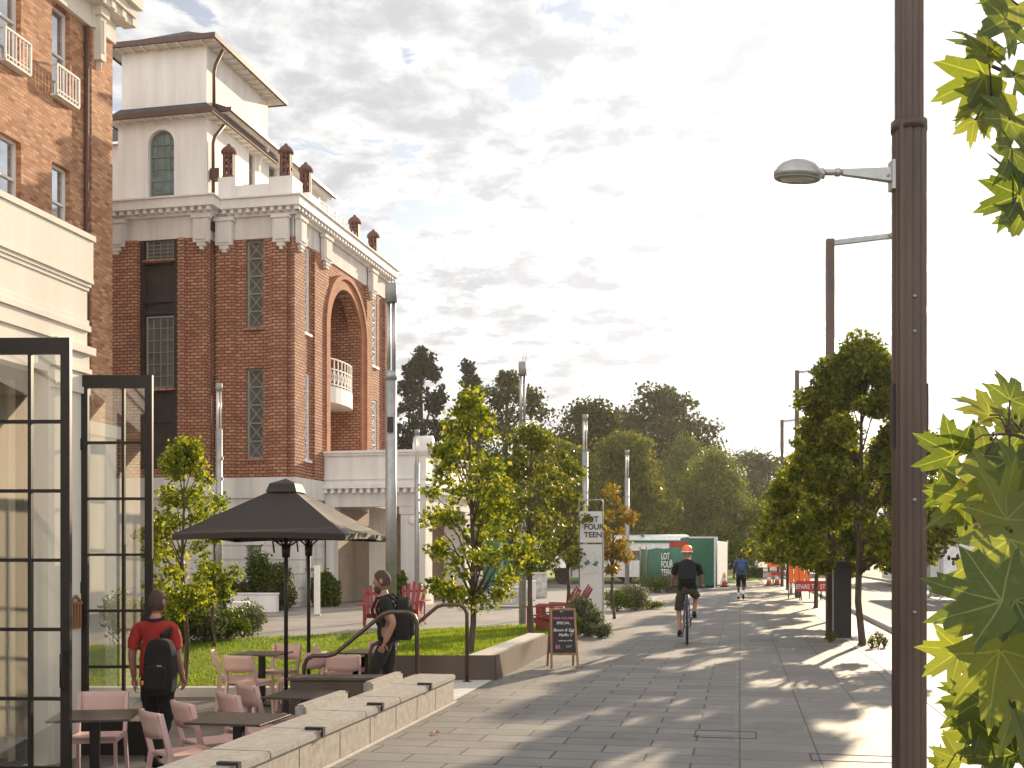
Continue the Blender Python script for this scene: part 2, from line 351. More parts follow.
# big lobed leaf with veins
def bigleaf():
    m,nt,out=nodes('plane_leaf'); L=nt.links.new
    uv=N(nt,'ShaderNodeUVMap'); sp=N(nt,'ShaderNodeSeparateXYZ'); L(uv.outputs[0],sp.inputs[0])
    def mth(op,a,b=None,c=None):
        n=N(nt,'ShaderNodeMath',operation=op)
        for i,q in enumerate((a,b,c)):
            if q is None: continue
            if isinstance(q,(int,float)): n.inputs[i].default_value=q
            else: L(q,n.inputs[i])
        return n.outputs[0]
    cur=None; x,y=sp.outputs[0],sp.outputs[1]
    for a in (90,48,132,8,172):
        dx,dy=math.cos(R(a)),math.sin(R(a))
        cr=mth('ABSOLUTE',mth('SUBTRACT',mth('MULTIPLY',x,dy),mth('MULTIPLY',y,dx)))
        dt=mth('ADD',mth('MULTIPLY',x,dx),mth('MULTIPLY',y,dy))
        w=mth('SUBTRACT',.014,mth('MULTIPLY',dt,.011))
        v=mth('MULTIPLY',mth('LESS_THAN',cr,w),mth('GREATER_THAN',dt,0.0))
        # side veins
        sv=mth('LESS_THAN',mth('FRACT',mth('MULTIPLY',mth('SUBTRACT',dt,mth('MULTIPLY',cr,.9)),7.0)),.07)
        sv=mth('MULTIPLY',mth('MULTIPLY',sv,mth('LESS_THAN',cr,.20)),mth('GREATER_THAN',dt,.12))
        v=mth('MAXIMUM',v,mth('MULTIPLY',sv,.22))
        cur=v if cur is None else mth('MAXIMUM',cur,v)
    g=N(nt,'ShaderNodeNewGeometry'); rp=N(nt,'ShaderNodeValToRGB'); e=rp.color_ramp.elements
    e.new(.5)
    for i,c in enumerate([(.045,.07,.02),(.075,.105,.028),(.13,.155,.045)]): e[i].position=i/2; e[i].color=(*c,1)
    L(g.outputs['Random Per Island'],rp.inputs[0])
    no=N(nt,'ShaderNodeTexNoise'); no.inputs['Scale'].default_value=5; no.inputs['Detail'].default_value=5; L(uv.outputs[0],no.inputs['Vector'])
    m0=N(nt,'ShaderNodeMixRGB',blend_type='MIX'); m0.inputs[2].default_value=(.16,.14,.045,1)
    r0=N(nt,'ShaderNodeMapRange'); r0.inputs['From Min'].default_value=.55; r0.inputs['From Max'].default_value=.8; r0.inputs['To Max'].default_value=.6; L(no.outputs['Fac'],r0.inputs['Value']); L(r0.outputs[0],m0.inputs[0]); L(rp.outputs[0],m0.inputs[1])
    m1=N(nt,'ShaderNodeMixRGB'); m1.inputs[2].default_value=(.30,.34,.14,1); L(m0.outputs[0],m1.inputs[1]); L(mth('MULTIPLY',cur,.42),m1.inputs[0])
    b=N(nt,'ShaderNodeBsdfPrincipled'); b.inputs['Roughness'].default_value=.42; b.inputs['Specular IOR Level'].default_value=.45; L(m1.outputs[0],b.inputs['Base Color'])
    bp=N(nt,'ShaderNodeBump'); bp.inputs['Strength'].default_value=.4; bp.inputs['Distance'].default_value=.004; L(cur,bp.inputs['Height']); L(bp.outputs[0],b.inputs['Normal'])
    t=N(nt,'ShaderNodeBsdfTranslucent'); mu=N(nt,'ShaderNodeMixRGB',blend_type='MULTIPLY'); mu.inputs[0].default_value=1; mu.inputs[2].default_value=(2.5,2.3,.75,1); L(m1.outputs[0],mu.inputs[1]); L(mu.outputs[0],t.inputs[0])
    mx=N(nt,'ShaderNodeMixShader'); mx.inputs[0].default_value=.6; L(b.outputs[0],mx.inputs[1]); L(t.outputs[0],mx.inputs[2]); L(mx.outputs[0],out.inputs[0]); return m
M['bigleaf']=bigleaf()

# ------------------------------------------------------------------ camera, light, sky
cam=bpy.data.cameras.new('camera'); co=bpy.data.objects.new('camera',cam); COL.objects.link(co); scene.camera=co
co.location=(0,0,CAMH); co.rotation_euler=(R(90),0,0); cam.sensor_width=36; cam.lens=F*36/1024
cam.shift_y=(HZ-384)/1024; cam.clip_start=.05; cam.clip_end=4000
AZ,EL=R(24.5),R(16)
sd=Vector((math.sin(AZ)*math.cos(EL),math.cos(AZ)*math.cos(EL),math.sin(EL)))
sun=bpy.data.lights.new('sun','SUN'); so=bpy.data.objects.new('sun',sun); COL.objects.link(so)
sun.energy=5.0; sun.angle=R(.6); sun.color=(1,.79,.54); so.rotation_euler=sd.to_track_quat('Z','Y').to_euler()
w=bpy.data.worlds.new('World'); scene.world=w; w.use_nodes=True; nt=w.node_tree; nt.nodes.clear(); L=nt.links.new
def mth(op,a,b=None,c=None):
    n=N(nt,'ShaderNodeMath',operation=op)
    for i,q in enumerate((a,b,c)):
        if q is None: continue
        if isinstance(q,(int,float)): n.inputs[i].default_value=q
        else: L(q,n.inputs[i])
    return n.outputs[0]
wo=N(nt,'ShaderNodeOutputWorld'); bg=N(nt,'ShaderNodeBackground'); bg.inputs[1].default_value=.12
sky=N(nt,'ShaderNodeTexSky'); sky.sky_type='NISHITA'; sky.sun_disc=False; sky.sun_elevation=EL; sky.sun_rotation=AZ; sky.dust_density=.6; sky.ozone_density=2.0; sky.air_density=1.0
tc=N(nt,'ShaderNodeTexCoord'); sp=N(nt,'ShaderNodeSeparateXYZ'); L(tc.outputs['Generated'],sp.inputs[0])
den=mth('ADD',mth('MAXIMUM',sp.outputs[2],0.0),.16)
cb=N(nt,'ShaderNodeCombineXYZ'); L(mth('DIVIDE',sp.outputs[0],den),cb.inputs[0]); L(mth('DIVIDE',sp.outputs[1],den),cb.inputs[1])
n1=N(nt,'ShaderNodeTexNoise'); n1.inputs['Scale'].default_value=7.0; n1.inputs['Detail'].default_value=12; n1.inputs['Roughness'].default_value=.62; n1.inputs['Distortion'].default_value=.35
mp=N(nt,'ShaderNodeMapping'); mp.inputs['Location'].default_value=(2.45,4.2,0); L(cb.outputs[0],mp.inputs['Vector']); L(mp.outputs[0],n1.inputs['Vector'])
n3=N(nt,'ShaderNodeTexNoise'); n3.inputs['Scale'].default_value=1.8; n3.inputs['Detail'].default_value=3; L(mp.outputs[0],n3.inputs['Vector'])
dens=mth('ADD',n1.outputs['Fac'],mth('MULTIPLY',mth('SUBTRACT',n3.outputs['Fac'],.5),.4))
cov=N(nt,'ShaderNodeMapRange',interpolation_type='SMOOTHSTEP'); cov.inputs['From Min'].default_value=.39; cov.inputs['From Max'].default_value=.46; L(dens,cov.inputs['Value'])
# thicker parts of the cloud are greyer, thin rims are bright; brighter towards the sun
n2=N(nt,'ShaderNodeTexNoise'); n2.inputs['Scale'].default_value=9.5; n2.inputs['Detail'].default_value=9; n2.inputs['Roughness'].default_value=.55; L(mp.outputs[0],n2.inputs['Vector'])
thick=N(nt,'ShaderNodeMapRange',interpolation_type='SMOOTHSTEP'); thick.inputs['From Min'].default_value=.43; thick.inputs['From Max'].default_value=.60
L(mth('ADD',mth('MULTIPLY',dens,.5),mth('MULTIPLY',n2.outputs['Fac'],.5)),thick.inputs['Value'])
cc=N(nt,'ShaderNodeMixRGB'); cc.inputs[1].default_value=(6.4,6.35,6.3,1); cc.inputs[2].default_value=(4.15,4.2,4.35,1); L(thick.outputs[0],cc.inputs[0])
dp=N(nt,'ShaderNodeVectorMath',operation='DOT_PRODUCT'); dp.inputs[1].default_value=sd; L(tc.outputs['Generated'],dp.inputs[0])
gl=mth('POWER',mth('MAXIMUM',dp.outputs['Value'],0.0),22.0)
sc_=N(nt,'ShaderNodeVectorMath',operation='SCALE'); L(cc.outputs[0],sc_.inputs[0]); L(mth('ADD',mth('MULTIPLY_ADD',gl,.6,.88),mth('MULTIPLY',mth('MAXIMUM',mth('SUBTRACT',.55,dp.outputs['Value']),0.0),.75)),sc_.inputs['Scale'])  # clouds away from the sun raised as added fill for the shaded walls
hs=N(nt,'ShaderNodeHueSaturation'); hs.inputs['Saturation'].default_value=.42; hs.inputs['Value'].default_value=.85; L(sky.outputs[0],hs.inputs['Color'])
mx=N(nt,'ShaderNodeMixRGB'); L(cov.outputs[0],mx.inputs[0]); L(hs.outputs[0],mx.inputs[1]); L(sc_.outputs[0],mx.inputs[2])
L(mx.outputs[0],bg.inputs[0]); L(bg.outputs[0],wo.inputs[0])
vs=scene.view_settings; vs.view_transform='Standard'; vs.look='None'; vs.gamma=1; vs.exposure=.62
scene.cycles.max_bounces=6; scene.cycles.transparent_max_bounces=12; scene.cycles.diffuse_bounces=3; scene.cycles.glossy_bounces=3
scene.cycles.use_denoising=True; scene.cycles.sample_clamp_indirect=6

# ------------------------------------------------------------------ setting
def sheet(name,pts,z,m,kind='structure'):
    mb=MB(); polys=[[Vector((p[0],p[1],0)) for p in pts]]
    tr=tessellate_polygon(polys); vs_=[(p[0],p[1],z) for p in pts]; fs=[]
    for t in tr:
        a,b,c=(Vector(vs_[i]) for i in t)
        fs.append(tuple(t) if (b-a).cross(c-a).z>0 else tuple(t)[::-1])
    mb.add(vs_,fs); o=mb.build(name,m); o['kind']=kind; return o
def uvp(*l): return [(UV(v,u).x,UV(v,u).y) for v,u in l]

LF0,LF1=(-9.5,18.7),(1.1,26.9)                         # far edge of the lawn
def lawn_far(X): return LF0[1]+(X-LF0[0])*(LF1[1]-LF0[1])/(LF1[0]-LF0[0])
hole=[tuple(UV(-3.5,-8).xy),tuple(UV(-3.5,14.45).xy),(-.75,16.0),(-.4,lawn_far(-.4)-.25),(LF0[0],LF0[1]-.2),(-16,18.5),(-30,18.5),(-30,-10)]
big=1500
outer=[(-big,-200),(big,-200),(big,big),(-big,big)]
def ground():
    polys=[[Vector((*p,0)) for p in outer],[Vector((*p,0)) for p in hole]]
    flat=[p for q in polys for p in q]; fs=[]
    for t in tessellate_polygon(polys):
        a,b,c=(flat[i] for i in t)
        if (b-a).cross(c-a).length<1e-6: continue
        fs.append(tuple(t) if (b-a).cross(c-a).z>0 else tuple(t)[::-1])
    mb=MB(); mb.add([(p.x,p.y,-.03) for p in flat],fs)
    # sides of the sunken terrace
    for i in range(len(hole)):
        a=hole[i]; b=hole[(i+1)%len(hole)]
        mb.add([(*a,-.03),(*b,-.03),(*b,-.8),(*a,-.8)],[(0,1,2,3)])
    o=mb.build('ground',M['ground']); o['kind']='structure'
ground()
sheet('terrace_floor',[(-30,-10),(2,-10),(2,27.4),(-30,27.4)],-.5,M['terrace'])
sheet('kerbside_paving',uvp((-.05,-6),(2.05,-6),(2.05,68),(-.05,68)),-.003,M['paver_square'])
sheet('path',uvp((-3.5,-6),(-.05,-6),(-.05,68),(-3.1,68),(-3.1,26.5),(-3.1,14.55),(-3.5,14.45)),-.004,M['paver'])
sheet('footpath',uvp((2.05,-6),(3.12,-6),(3.12,110),(1.4,110),(1.4,68),(2.05,68)),-.008,M['paver_small'])
lf=[(LF1[0]-.1,LF1[1]-.1),(LF0[0],LF0[1]),(-16,18.5),(-40,18.5),(-60,60),(-60,90)]
sheet('plaza',lf+[tuple(UV(-3.1,85).xy),tuple(UV(-3.1,26.7).xy)],-.012,M['plaza'])
sheet('road',uvp((3.3,-10),(9.0,-10),(9.0,240),(3.3,240)),-.13+.115,M['asphalt'])
sheet('far_platform',uvp((9.0,-10),(60,-10),(60,240),(9.0,240)),-.011,mat('worn_platform',(.20,.18,.155),.85,var=.25,scale=2))
sheet('far_lawn',uvp((-12,70),(1.2,70),(1.2,112),(-30,112)),.02,M['far_grass'])
mb=MB(); mb.M=Matrix.Rotation(-TH,4,'Z')
u=-6
while u<110:
    mb.bbox(3.12,3.30,u,u+1.19,-.02,.10,.015); u+=1.2
tag(mb.build('road_kerb',M['kerb']),kind='structure')
mb=MB(); mb.M=Matrix.Rotation(-TH,4,'Z')
u=-6
while u<110:
    mb.bbox(9.0,9.2,u,u+1.19,-.02,.13,.015); u+=1.2
tag(mb.build('far_kerb',M['kerb']),kind='structure')
mb=MB(); mb.M=Matrix.Rotation(-TH,4,'Z')
mb.box(8.6,8.72,-6,90,-.0145,-.009)
for k in range(16): mb.box(6.1,6.22,4+k*5,6.4+k*5,-.0145,-.009)
for k in range(8): mb.box(6.6+k*.25,6.75+k*.25,44,46,-.0145,-.009)
tag(mb.build('road_marking',M['line']),kind='structure')
# planting strip and band in the paving on the kerb side
mb=MB(); mb.M=Matrix.Rotation(-TH,4,'Z')
for k in range(60): mb.box(2.0,2.07,-4+k*1.0,-4+k*1.0+.985,-.01,.004)
tag(mb.build('paving_band',M['kerb']),kind='structure')
# service cover outlines in the paving
for (vv,uu,sx,sy) in ((-.4,10.3,.55,.4),(.55,9.3,.7,.3),(.2,22.0,.5,.4)):
    mb=MB(); mb.M=Matrix.Rotation(-TH,4,'Z')
    for a in ((vv,vv+sx,uu,uu+.012),(vv,vv+sx,uu+sy,uu+sy+.012),(vv,vv+.012,uu+.012,uu+sy),(vv+sx-.012,vv+sx,uu+.012,uu+sy)):
        mb.box(a[0],a[1],a[2],a[3],-.005,.0005)
    tag(mb.build('service_cover',M['joint']),kind='structure')

# lawn
def lawn_h(X,Y):
    yf=lawn_far(X); 
    t=min(1,max(0,(Y-17.3)/(yf-17.3))); l=-.43*(1-t)+.02*t
    t2=min(1,max(0,(Y-15)/(yf-15))); r=.25*(1-t2)**1.3+.02*t2
    w=min(1,max(0,(X+3.6)/1.8)); w=w*w*(3-2*w)
    return l*(1-w)+r*w
def lawn_in(X,Y):
    if Y>lawn_far(X)+.02 or X<-9.2: return False
    if X<-1.78: return Y>17.35
    if Y<15.0: return False
    v=X*CT-Y*ST
    return v<-3.20-max(0,(17.9-Y))*.0-.35*(Y<17.0)-.5*max(0,(Y-21)/5)
mb=MB(); st=.16; idx={}
X=-9.2
xs=np.arange(-9.2,1.2,st); ys=np.arange(14.98,27.2,st)
for i,x in enumerate(xs):
    for j,y in enumerate(ys):
        if lawn_in(x+st/2,y+st/2):
            f=[]
            for a,b in ((i,j),(i+1,j),(i+1,j+1),(i,j+1)):
                if (a,b) not in idx:
                    X_,Y_=-9.2+a*st,14.98+b*st
                    idx[(a,b)]=len(mb.v); mb.v.append((X_,Y_,lawn_h(X_,Y_)))
                f.append(idx[(a,b)])
            mb.f.append(tuple(f)); mb.sm.append(True)
lo=tag(mb.build('lawn',M['lawn']),'bright green mown lawn beside the cafe terrace','lawn',kind='structure')
# grass blades
def quadcloud(name,m,C,U,V,parent=None,rhomb=True):
    """C centres, U half axis, V half axis -> one quad each"""
    n=len(C); vs_=np.empty((n,4,3),dtype=np.float32)
    if rhomb: vs_[:,0]=C-V; vs_[:,1]=C+U*.62-V*.1; vs_[:,2]=C+V; vs_[:,3]=C-U*.62-V*.1
    else: vs_[:,0]=C-U; vs_[:,1]=C+U; vs_[:,2]=C+V*2+U*.1; vs_[:,3]=C+V*2-U*.1
    me=bpy.data.meshes.new(name); me.vertices.add(n*4); me.vertices.foreach_set('co',vs_.ravel())
    me.loops.add(n*4); me.loops.foreach_set('vertex_index',np.arange(n*4,dtype=np.int32))
    me.polygons.add(n); me.polygons.foreach_set('loop_start',np.arange(0,n*4,4,dtype=np.int32)); me.polygons.foreach_set('loop_total',np.full(n,4,dtype=np.int32))
    me.materials.append(m); me.update(calc_edges=True); me.validate()
    o=bpy.data.objects.new(name,me); COL.objects.link(o)
    if parent: o.parent=parent
    return o
rs=np.random.RandomState(3)
pts=[]
while len(pts)<42000:
    x=rs.uniform(-9.2,1.2,4000); y=rs.uniform(15.0,27.1,4000)
    for a,b in zip(x,y):
        if lawn_in(a,b): pts.append((a,b,lawn_h(a,b)-.004))
C=np.array(pts[:42000]); n=len(C)
ang=rs.uniform(0,2*math.pi,n); wd=rs.uniform(.006,.012,n)
U=np.stack([np.cos(ang)*wd,np.sin(ang)*wd,np.zeros(n)],1); ht=rs.uniform(.012,.03,n)
V=np.stack([rs.uniform(-.4,.4,n)*ht,rs.uniform(-.4,.4,n)*ht,ht],1)
g=quadcloud('grass',M['blade'],C,U,V,None,False); tag(g,'short grass blades covering the lawn by the terrace','grass',kind='stuff')

# lawn edging (stone)
mb=MB()
mb.box(-9.2,-1.85,17.12,17.34,-.5,-.36)
tag(mb.build('lawn_edging',M['concrete']),'pale stone edging between the terrace and the lawn','edging')
# stone band behind planter
mb=MB()
def band(pts,w,z0,z1f):
    for (a,b) in zip(pts[:-1],pts[1:]):
        a=Vector((*a,0));b=Vector((*b,0)); d=(b-a).normalized(); q=Vector((-d.y,d.x,0))*w
        za,zb=z1f(a),z1f(b)
        P_=[a,b,b+q,a+q]; zz=[za,zb,zb,za]
        vs_=[(p.x,p.y,z0) for p in P_]+[(p.x,p.y,z) for p,z in zip(P_,zz)]
        mb.add(vs_,[(0,3,2,1),(4,5,6,7),(0,1,5,4),(1,2,6,5),(2,3,7,6),(3,0,4,7)])
band([tuple(UV(-3.24,14.75+k*.9).xy) for k in range(6)],.28,-.1,lambda p:.29)
tag(mb.build('stone_band',M['concrete']),'pale stone strip between the planter steel and the lawn','edging')

# far horizon land: low rise of trees is built below
# ------------------------------------------------------------------ low granite wall
W=empty('granite_wall',(0,0,0),-TH,'low granite block wall with dark skate stops beside the path','wall')
u0,u1=3.5,12.27
mb=MB(); us=[3.5,4.6,5.7,6.75,7.75,8.6,9.35,10.1,10.8,11.5,12.27]
for a,b in zip(us[:-1],us[1:]): mb.bbox(-3.50,-3.08,a+.003,b-.003,-.7,.235,.008)
mb.build('block',M['granite_wall'],W)
mb=MB()
for a,b in zip([3.5,4.9,6.3,7.2,8.2,9.2,10.2,11.25],[4.9,6.3,7.2,8.2,9.2,10.2,11.25,12.29]): mb.bbox(-3.52,-3.065,a+.002,b-.002,.238,.30,.012)
mb.build('coping',M['granite_cap'],W)
mb=MB(); mb.box(-3.07,-3.05,3.5,12.29,-.02,.012); mb.build('base_strip',M['kerb'],W)
for k,(a,b,zt) in enumerate(((10.7,11.74,.375),(8.94,10.0,.375))):
    mb=MB(); mb.bbox(-3.60,-3.50,a,b,-.5,zt,.02); mb.build('upstand',M['granite_cap'],W)
for uu in (6.65,8.13,9.59,11.19):
    mb=MB(); mb.box(-3.19,-3.045,uu,uu+.05,.302,.32); mb.box(-3.06,-3.045,uu,uu+.05,.25,.302)
    mb.build('skate_stop',M['black_steel'],W)
# stair cheek and benches
sb=empty('stair_cheek',(0,0,0),0,'dark bronze clad stair cheek wall at the terrace end of the granite wall','wall')
mb=MB(); mb.bbox(-2.36,-1.25,12.22,12.52,-.5,.275,.008); mb.build('cladding',M['corten'],sb)
mb=MB(); mb.bbox(-2.39,-1.22,12.19,12.55,.277,.31,.008); mb.build('cap',M['corten'],sb)
stp=empty('steps',(0,0,0),0,'short grey stone steps down to the terrace between two handrails','steps')
for k in range(3):
    mb=MB(); mb.bbox(-1.32-.42*k-.1-.4,-1.22-.42*k,12.56,14.78,-.5,-.125*(k+1)-.002,.01); mb.build('tread',M['granite_cap'],stp)
sheet('tactile_paving',[(UV(-3.5,12.4).x,UV(-3.5,12.4).y),(UV(-3.1,12.4).x,UV(-3.1,12.4).y),(-.25,14.83),(-1.22,14.82),(-1.22,12.6)],.002,M['kerb'])
def rail(name,Y,x_top,x_bot,label):
    r=empty(name,(0,Y,0),0,label,'handrail','bronze handrails at the steps')
    z0,z1=.98,.50
    pts=[(x_top,0,0.0),(x_top,0,z0-.12),(x_top-.03,0,z0-.04),(x_top-.10,0,z0),(x_top-.30,0,z0),(x_top-.38,0,z0-.025)]
    dx=(x_top-.38)-(x_bot+.28)
    pts+=[(x_bot+.34,0,z1+.02),(x_bot+.26,0,z1),(x_bot+.10,0,z1),(x_bot+.03,0,z1-.04),(x_bot,0,z1-.12),(x_bot,0,-.5)]
    mb=MB(); mb.tube(pts,.024,12); mb.build('rail_tube',M['bronze'],r)
    for x,z in ((x_top,0.0),(x_bot,-.5)):
        mb=MB(); mb.cyl(x,0,z,z+.012,.055); mb.build('base_plate',M['bronze'],r)
    return r
rail('handrail',12.68,PX(417,12.68),PX(304,12.68),'bronze tube handrail rising in front of the walking man')
rail('handrail',14.62,PX(467,14.62),PX(370,14.62),'bronze tube handrail along the steel planter behind the walking man')

# corten planter
pl=empty('steel_planter',(0,0,0),0,'long bronze steel planter edge between lawn and paved path','planter')
mb=MB(); mb.box(-1.76,-.22,14.84,14.87,-.5,.318); mb.box(-1.79,-1.76,14.84,17.1,-.5,.316); 
mb.build('front_panel',M['corten'],pl)
mb=MB(); a=UV(-3.095,14.535); b=UV(-3.095,19.3); mb.beam((a.x,a.y+.02,.15),(b.x,b.y,.15),.02,.335)
mb.build('side_panel',M['corten'],pl)
mb=MB(); mb.box(-1.7,-.4,14.87,15.2,-.2,.24); mb.build('soil',M['soil'],pl)

# ------------------------------------------------------------------ buildings
def window(parent,o,ux,n,w_,h_,style='sash',fm=None,pm=None,inset=.14,fw=.07):
    """window in the plane at o (lower left corner), ux along, n outward"""
    fm=fm or M['white']; pm=pm or M['pane']; ux=Vector(ux); n=Vector(n); uz=Vector((0,0,1)); o=Vector(o)-n*inset
    mb=MB()
    mb.panel(o,ux,uz,n,rect(0,w_,0,h_),[rect(fw,w_-fw,fw,h_-fw)],.08)
    def bar(a,b,t=.035): 
        A=o+ux*a[0]+uz*a[1]-n*.03; B=o+ux*b[0]+uz*b[1]-n*.03; mb.beam(A,B,t,t,up=n)
    if style=='sash': bar((fw,h_*.5),(w_-fw,h_*.5),.06)
    if style=='lattice':
        k=max(2,int(h_/.55)); s=h_/k
        for i in range(k):
            z0,z1=i*s+.03,(i+1)*s-.03
            bar((fw,z0),(w_-fw,z1),.03); bar((w_-fw,z0),(fw,z1),.03); bar((fw,i*s),(w_-fw,i*s),.045)
    if style=='grid':
        for i in range(1,4): bar((w_*i/4,fw),(w_*i/4,h_-fw),.03)
        for i in range(1,5): bar((fw,h_*i/5),(w_-fw,h_*i/5),.03)
    if style=='leaded':
        for i in range(1,4): bar((w_*i/4,fw),(w_*i/4,h_-fw),.022)
        for i in range(1,6): bar((fw,h_*i/6),(w_-fw,h_*i/6),.022)
    f=mb.build('window',fm,parent)
    mb=MB(); q=o-n*.05; mb.add([q+ux*fw+uz*fw,q+ux*(w_-fw)+uz*fw,q+ux*(w_-fw)+uz*(h_-fw),q+ux*fw+uz*(h_-fw)],[(0,1,2,3)])
    mb.build('pane',pm,f)
    mb=MB(); mb.M=Matrix.Identity(4)
    s0=o+n*(inset+.05); mb.beam(s0-uz*.04-ux*.06-n*.1,s0-uz*.04+ux*(w_+.06)-n*.1,.26,.08); mb.build('sill',fm if fm is M['white'] else M['brick_red'],f)
    return f

# ---- orange brick building (near left, behind the pavilion)
O1=UV(-17.5,0)
B1=empty('brick_building',(0,0,0),-TH,'tall orange brick building with white balconettes at the left edge','building')
# local: x=v, y=u ; face plane x=-17.5 ; corner Y=32.6 -> u
cu=(32.6-17.5*ST)/CT+0.0
cY=32.6
# u of a pixel on plane v=-17.5
def u_of(px,v=-17.5):
    r=(px-512)/F; Y=v/(CT*r-ST); X=r*Y; return X*ST+Y*CT
def z_of(px,py,v=-17.5):
    r=(px-512)/F; Y=v/(CT*r-ST); return CAMH-(py-HZ)/F*Y
uc=u_of(108); us=u_of(87)
holes=[];wins=[]
for (a,b,zt,hh) in ((52,70,z_of(61,8),z_of(61,8)-z_of(61,100)),(52,70,z_of(61,166),2.1),(-1,21,z_of(10,136),2.1),(-1,23,z_of(10,-25),z_of(61,8)-z_of(61,100)),(-75,-52,z_of(10,136)+0,2.1),(-75,-52,z_of(10,-25),2.6)):
    ua,ub=u_of(a),u_of(b)
    if a==52 and zt<z_of(61,100): pass
    wins.append((ua,ub,zt-hh,zt)); 
zu_t,zl_t=z_of(61,8),z_of(61,166); hu=zu_t-z_of(61,100)
wins=[]
for a,b in ((52,70),(0,21),(-76,-50)):
    wins.append((u_of(a),u_of(b),zu_t-hu,zu_t)); wins.append((u_of(a),u_of(b),zl_t-1.9,zl_t)); wins.append((u_of(a),u_of(b),zl_t-5.4,zl_t-3.6))
holes=[rect(a,b,c,d) for a,b,c,d in wins]
mb=MB(); mb.panel((-17.5,0,0),(0,1,0),(0,0,1),(1,0,0),rect(12,us,5.2,16.1),holes,.35)
mb.box(-17.5,-17.36,us+.0,uc,5.2,16.1); mb.box(-24,-17.5,us,uc,5.2,16.1); mb.box(-24,-17.86,12,us,5.2,16.1)
mb.build('wall',M['brick_orange'],B1)
mb=MB(); mb.box(-24,-17.28,12,uc+.04,0,5.2); mb.box(-24,-17.18,12,uc+.14,4.9,5.25); mb.build('base_storey',M['cream'],B1)
for (a,b,c,d) in wins: window(B1,(-17.5,a,c),(0,1,0),(1,0,0),b-a,d-c,'sash')
# balconettes (upper windows)
for a,b in ((52,70),(0,21),(-76,-50)):
    ua,ub=u_of(a)-.08,u_of(b)+.10; z0=zu_t-hu-.02
    mb=MB(); mb.box(-17.5,-17.28,ua,ub,z0-.05,z0); 
    for x,y in ((-17.3,ua),(-17.3,ub)): mb.beam((x,y,z0),(x,y,z0+.77),.05)
    mb.beam((-17.3,ua,z0+.75),(-17.3,ub,z0+.75),.05); mb.beam((-17.3,ua,z0+.1),(-17.3,ub,z0+.1),.03); mb.beam((-17.5,ua,z0+.75),(-17.3,ua,z0+.75),.05); mb.beam((-17.5,ub,z0+.75),(-17.3,ub,z0+.75),.05)
    k=int((ub-ua)/.13)
    for i in range(1,k): mb.beam((-17.3,ua+(ub-ua)*i/k,z0),(-17.3,ua+(ub-ua)*i/k,z0+.75),.022)
    mb.build('balconette',M['white'],B1)
mb=MB(); mb.tube([(-17.42,us-.14,5.2),(-17.42,us-.14,16.0)],.06,8); mb.build('downpipe',M['gutter'],B1)
mb=MB(); mb.box(-24,-17.36,12,us,16.05,17.0); mb.box(-24,-17.28,us+.0,uc+.05,16.05,17.0); mb.box(-24,-16.95,12,uc+.3,16.66,16.9); mb.box(-24,-16.85,12,uc+.42,16.9,17.15); mb.box(-24,-16.7,12,uc+.52,17.15,17.6)
for k in range(26): mb.box(-17.3,-16.9,uc+.3-k*.55,uc+.5-k*.55,16.68,16.899)
mb.build('cornice',M['cream'],B1)
mb=MB(); mb.box(-17.36,-17.14,us+.1,uc-.7,15.2,16.6); mb.box(-17.36,-17.08,us+.03,uc-.62,16.4,16.65); mb.box(-17.14,-17.10,us+.2,uc-.8,15.4,16.3); mb.box(-17.36,-17.2,us+.25,uc-.85,14.98,15.2)
mb.build('wall_bracket',M['cream'],B1)

# ---- near pavilion with the glass doors
PV=-6.8
pv=empty('pavilion',(0,0,0),-TH,'cream classical pavilion with open steel glass doors at the left edge','building')
def uP(px,v=PV): return u_of(px,v)
ue=uP(83)
mb=MB()
# wall with door opening
ud0,ud1=9.2,ue-.62
mb.panel((PV,0,-.5),(0,1,0),(0,0,1),(1,0,0),rect(2,ue,0,5.35),[rect(ud0,ud1,.02,3.95),rect(4.6,8.2,.02,3.95)],.45)
mb.box(PV-4,PV-.45,ue-.4,ue,-.5,4.6)
mb.build('wall',M['cream'],pv)
mb=MB()
for o_,z0,z1 in ((.03,3.80,3.97),(.06,3.97,4.03),(.045,4.03,4.09),(.03,4.09,4.40),(.045,4.40,4.44),(.06,4.44,4.48),(.08,4.48,4.52),(.075,4.52,4.93),(.095,4.93,4.99)): mb.box(PV-.1,PV+o_,2,ue+o_,z0,z1-.001)
mb.box(PV-4,PV-.1,2,ue,4.6,4.92)
mb.build('cornice',M['cream'],pv)
mb=MB(); mb.box(PV,PV+.03,ud1+.06,ue+.02,-.5,3.30); mb.box(PV,PV+.06,ud1+.03,ue+.05,3.30,3.37); mb.box(PV,PV+.04,ud1+.05,ue+.03,3.37,3.52); mb.box(PV,PV+.07,ud1+.02,ue+.06,3.52,3.57); mb.box(PV,PV+.05,ud1+.04,ue+.04,3.57,3.72); mb.box(PV,PV+.10,ud1-.0,ue+.09,3.72,3.80)
mb.build('pilaster',M['cream'],pv)
mb=MB(); mb.box(PV-4.2,PV-4.0,2,ue,-.5,4.6); mb.box(PV-4.2,PV-.4,1.9,2.0,-.5,4.6); mb.box(PV-4,PV-.45,2,ue-.4,-.5,-.49)
mb.build('interior',M['interior'],pv)
mb=MB()
for k in range(26):
    y=ud0+.1+k*.028; mb.tube([(PV-.6,y,-.48),(PV-.6,y,3.3)],.02,6)
for k in range(14):
    y=ud1-.05-k*.028; mb.tube([(PV-.6,y,-.48),(PV-.6,y,3.3)],.02,6)
mb.build('curtain',M['curtain'],pv)
mb=MB(); mb.panel((PV-.2,0,-.5),(0,1,0),(0,0,1),(1,0,0),rect(ud0,ud1,.02,3.95),[rect(ud0+.1,ud1-.1,.06,3.85)],.1)
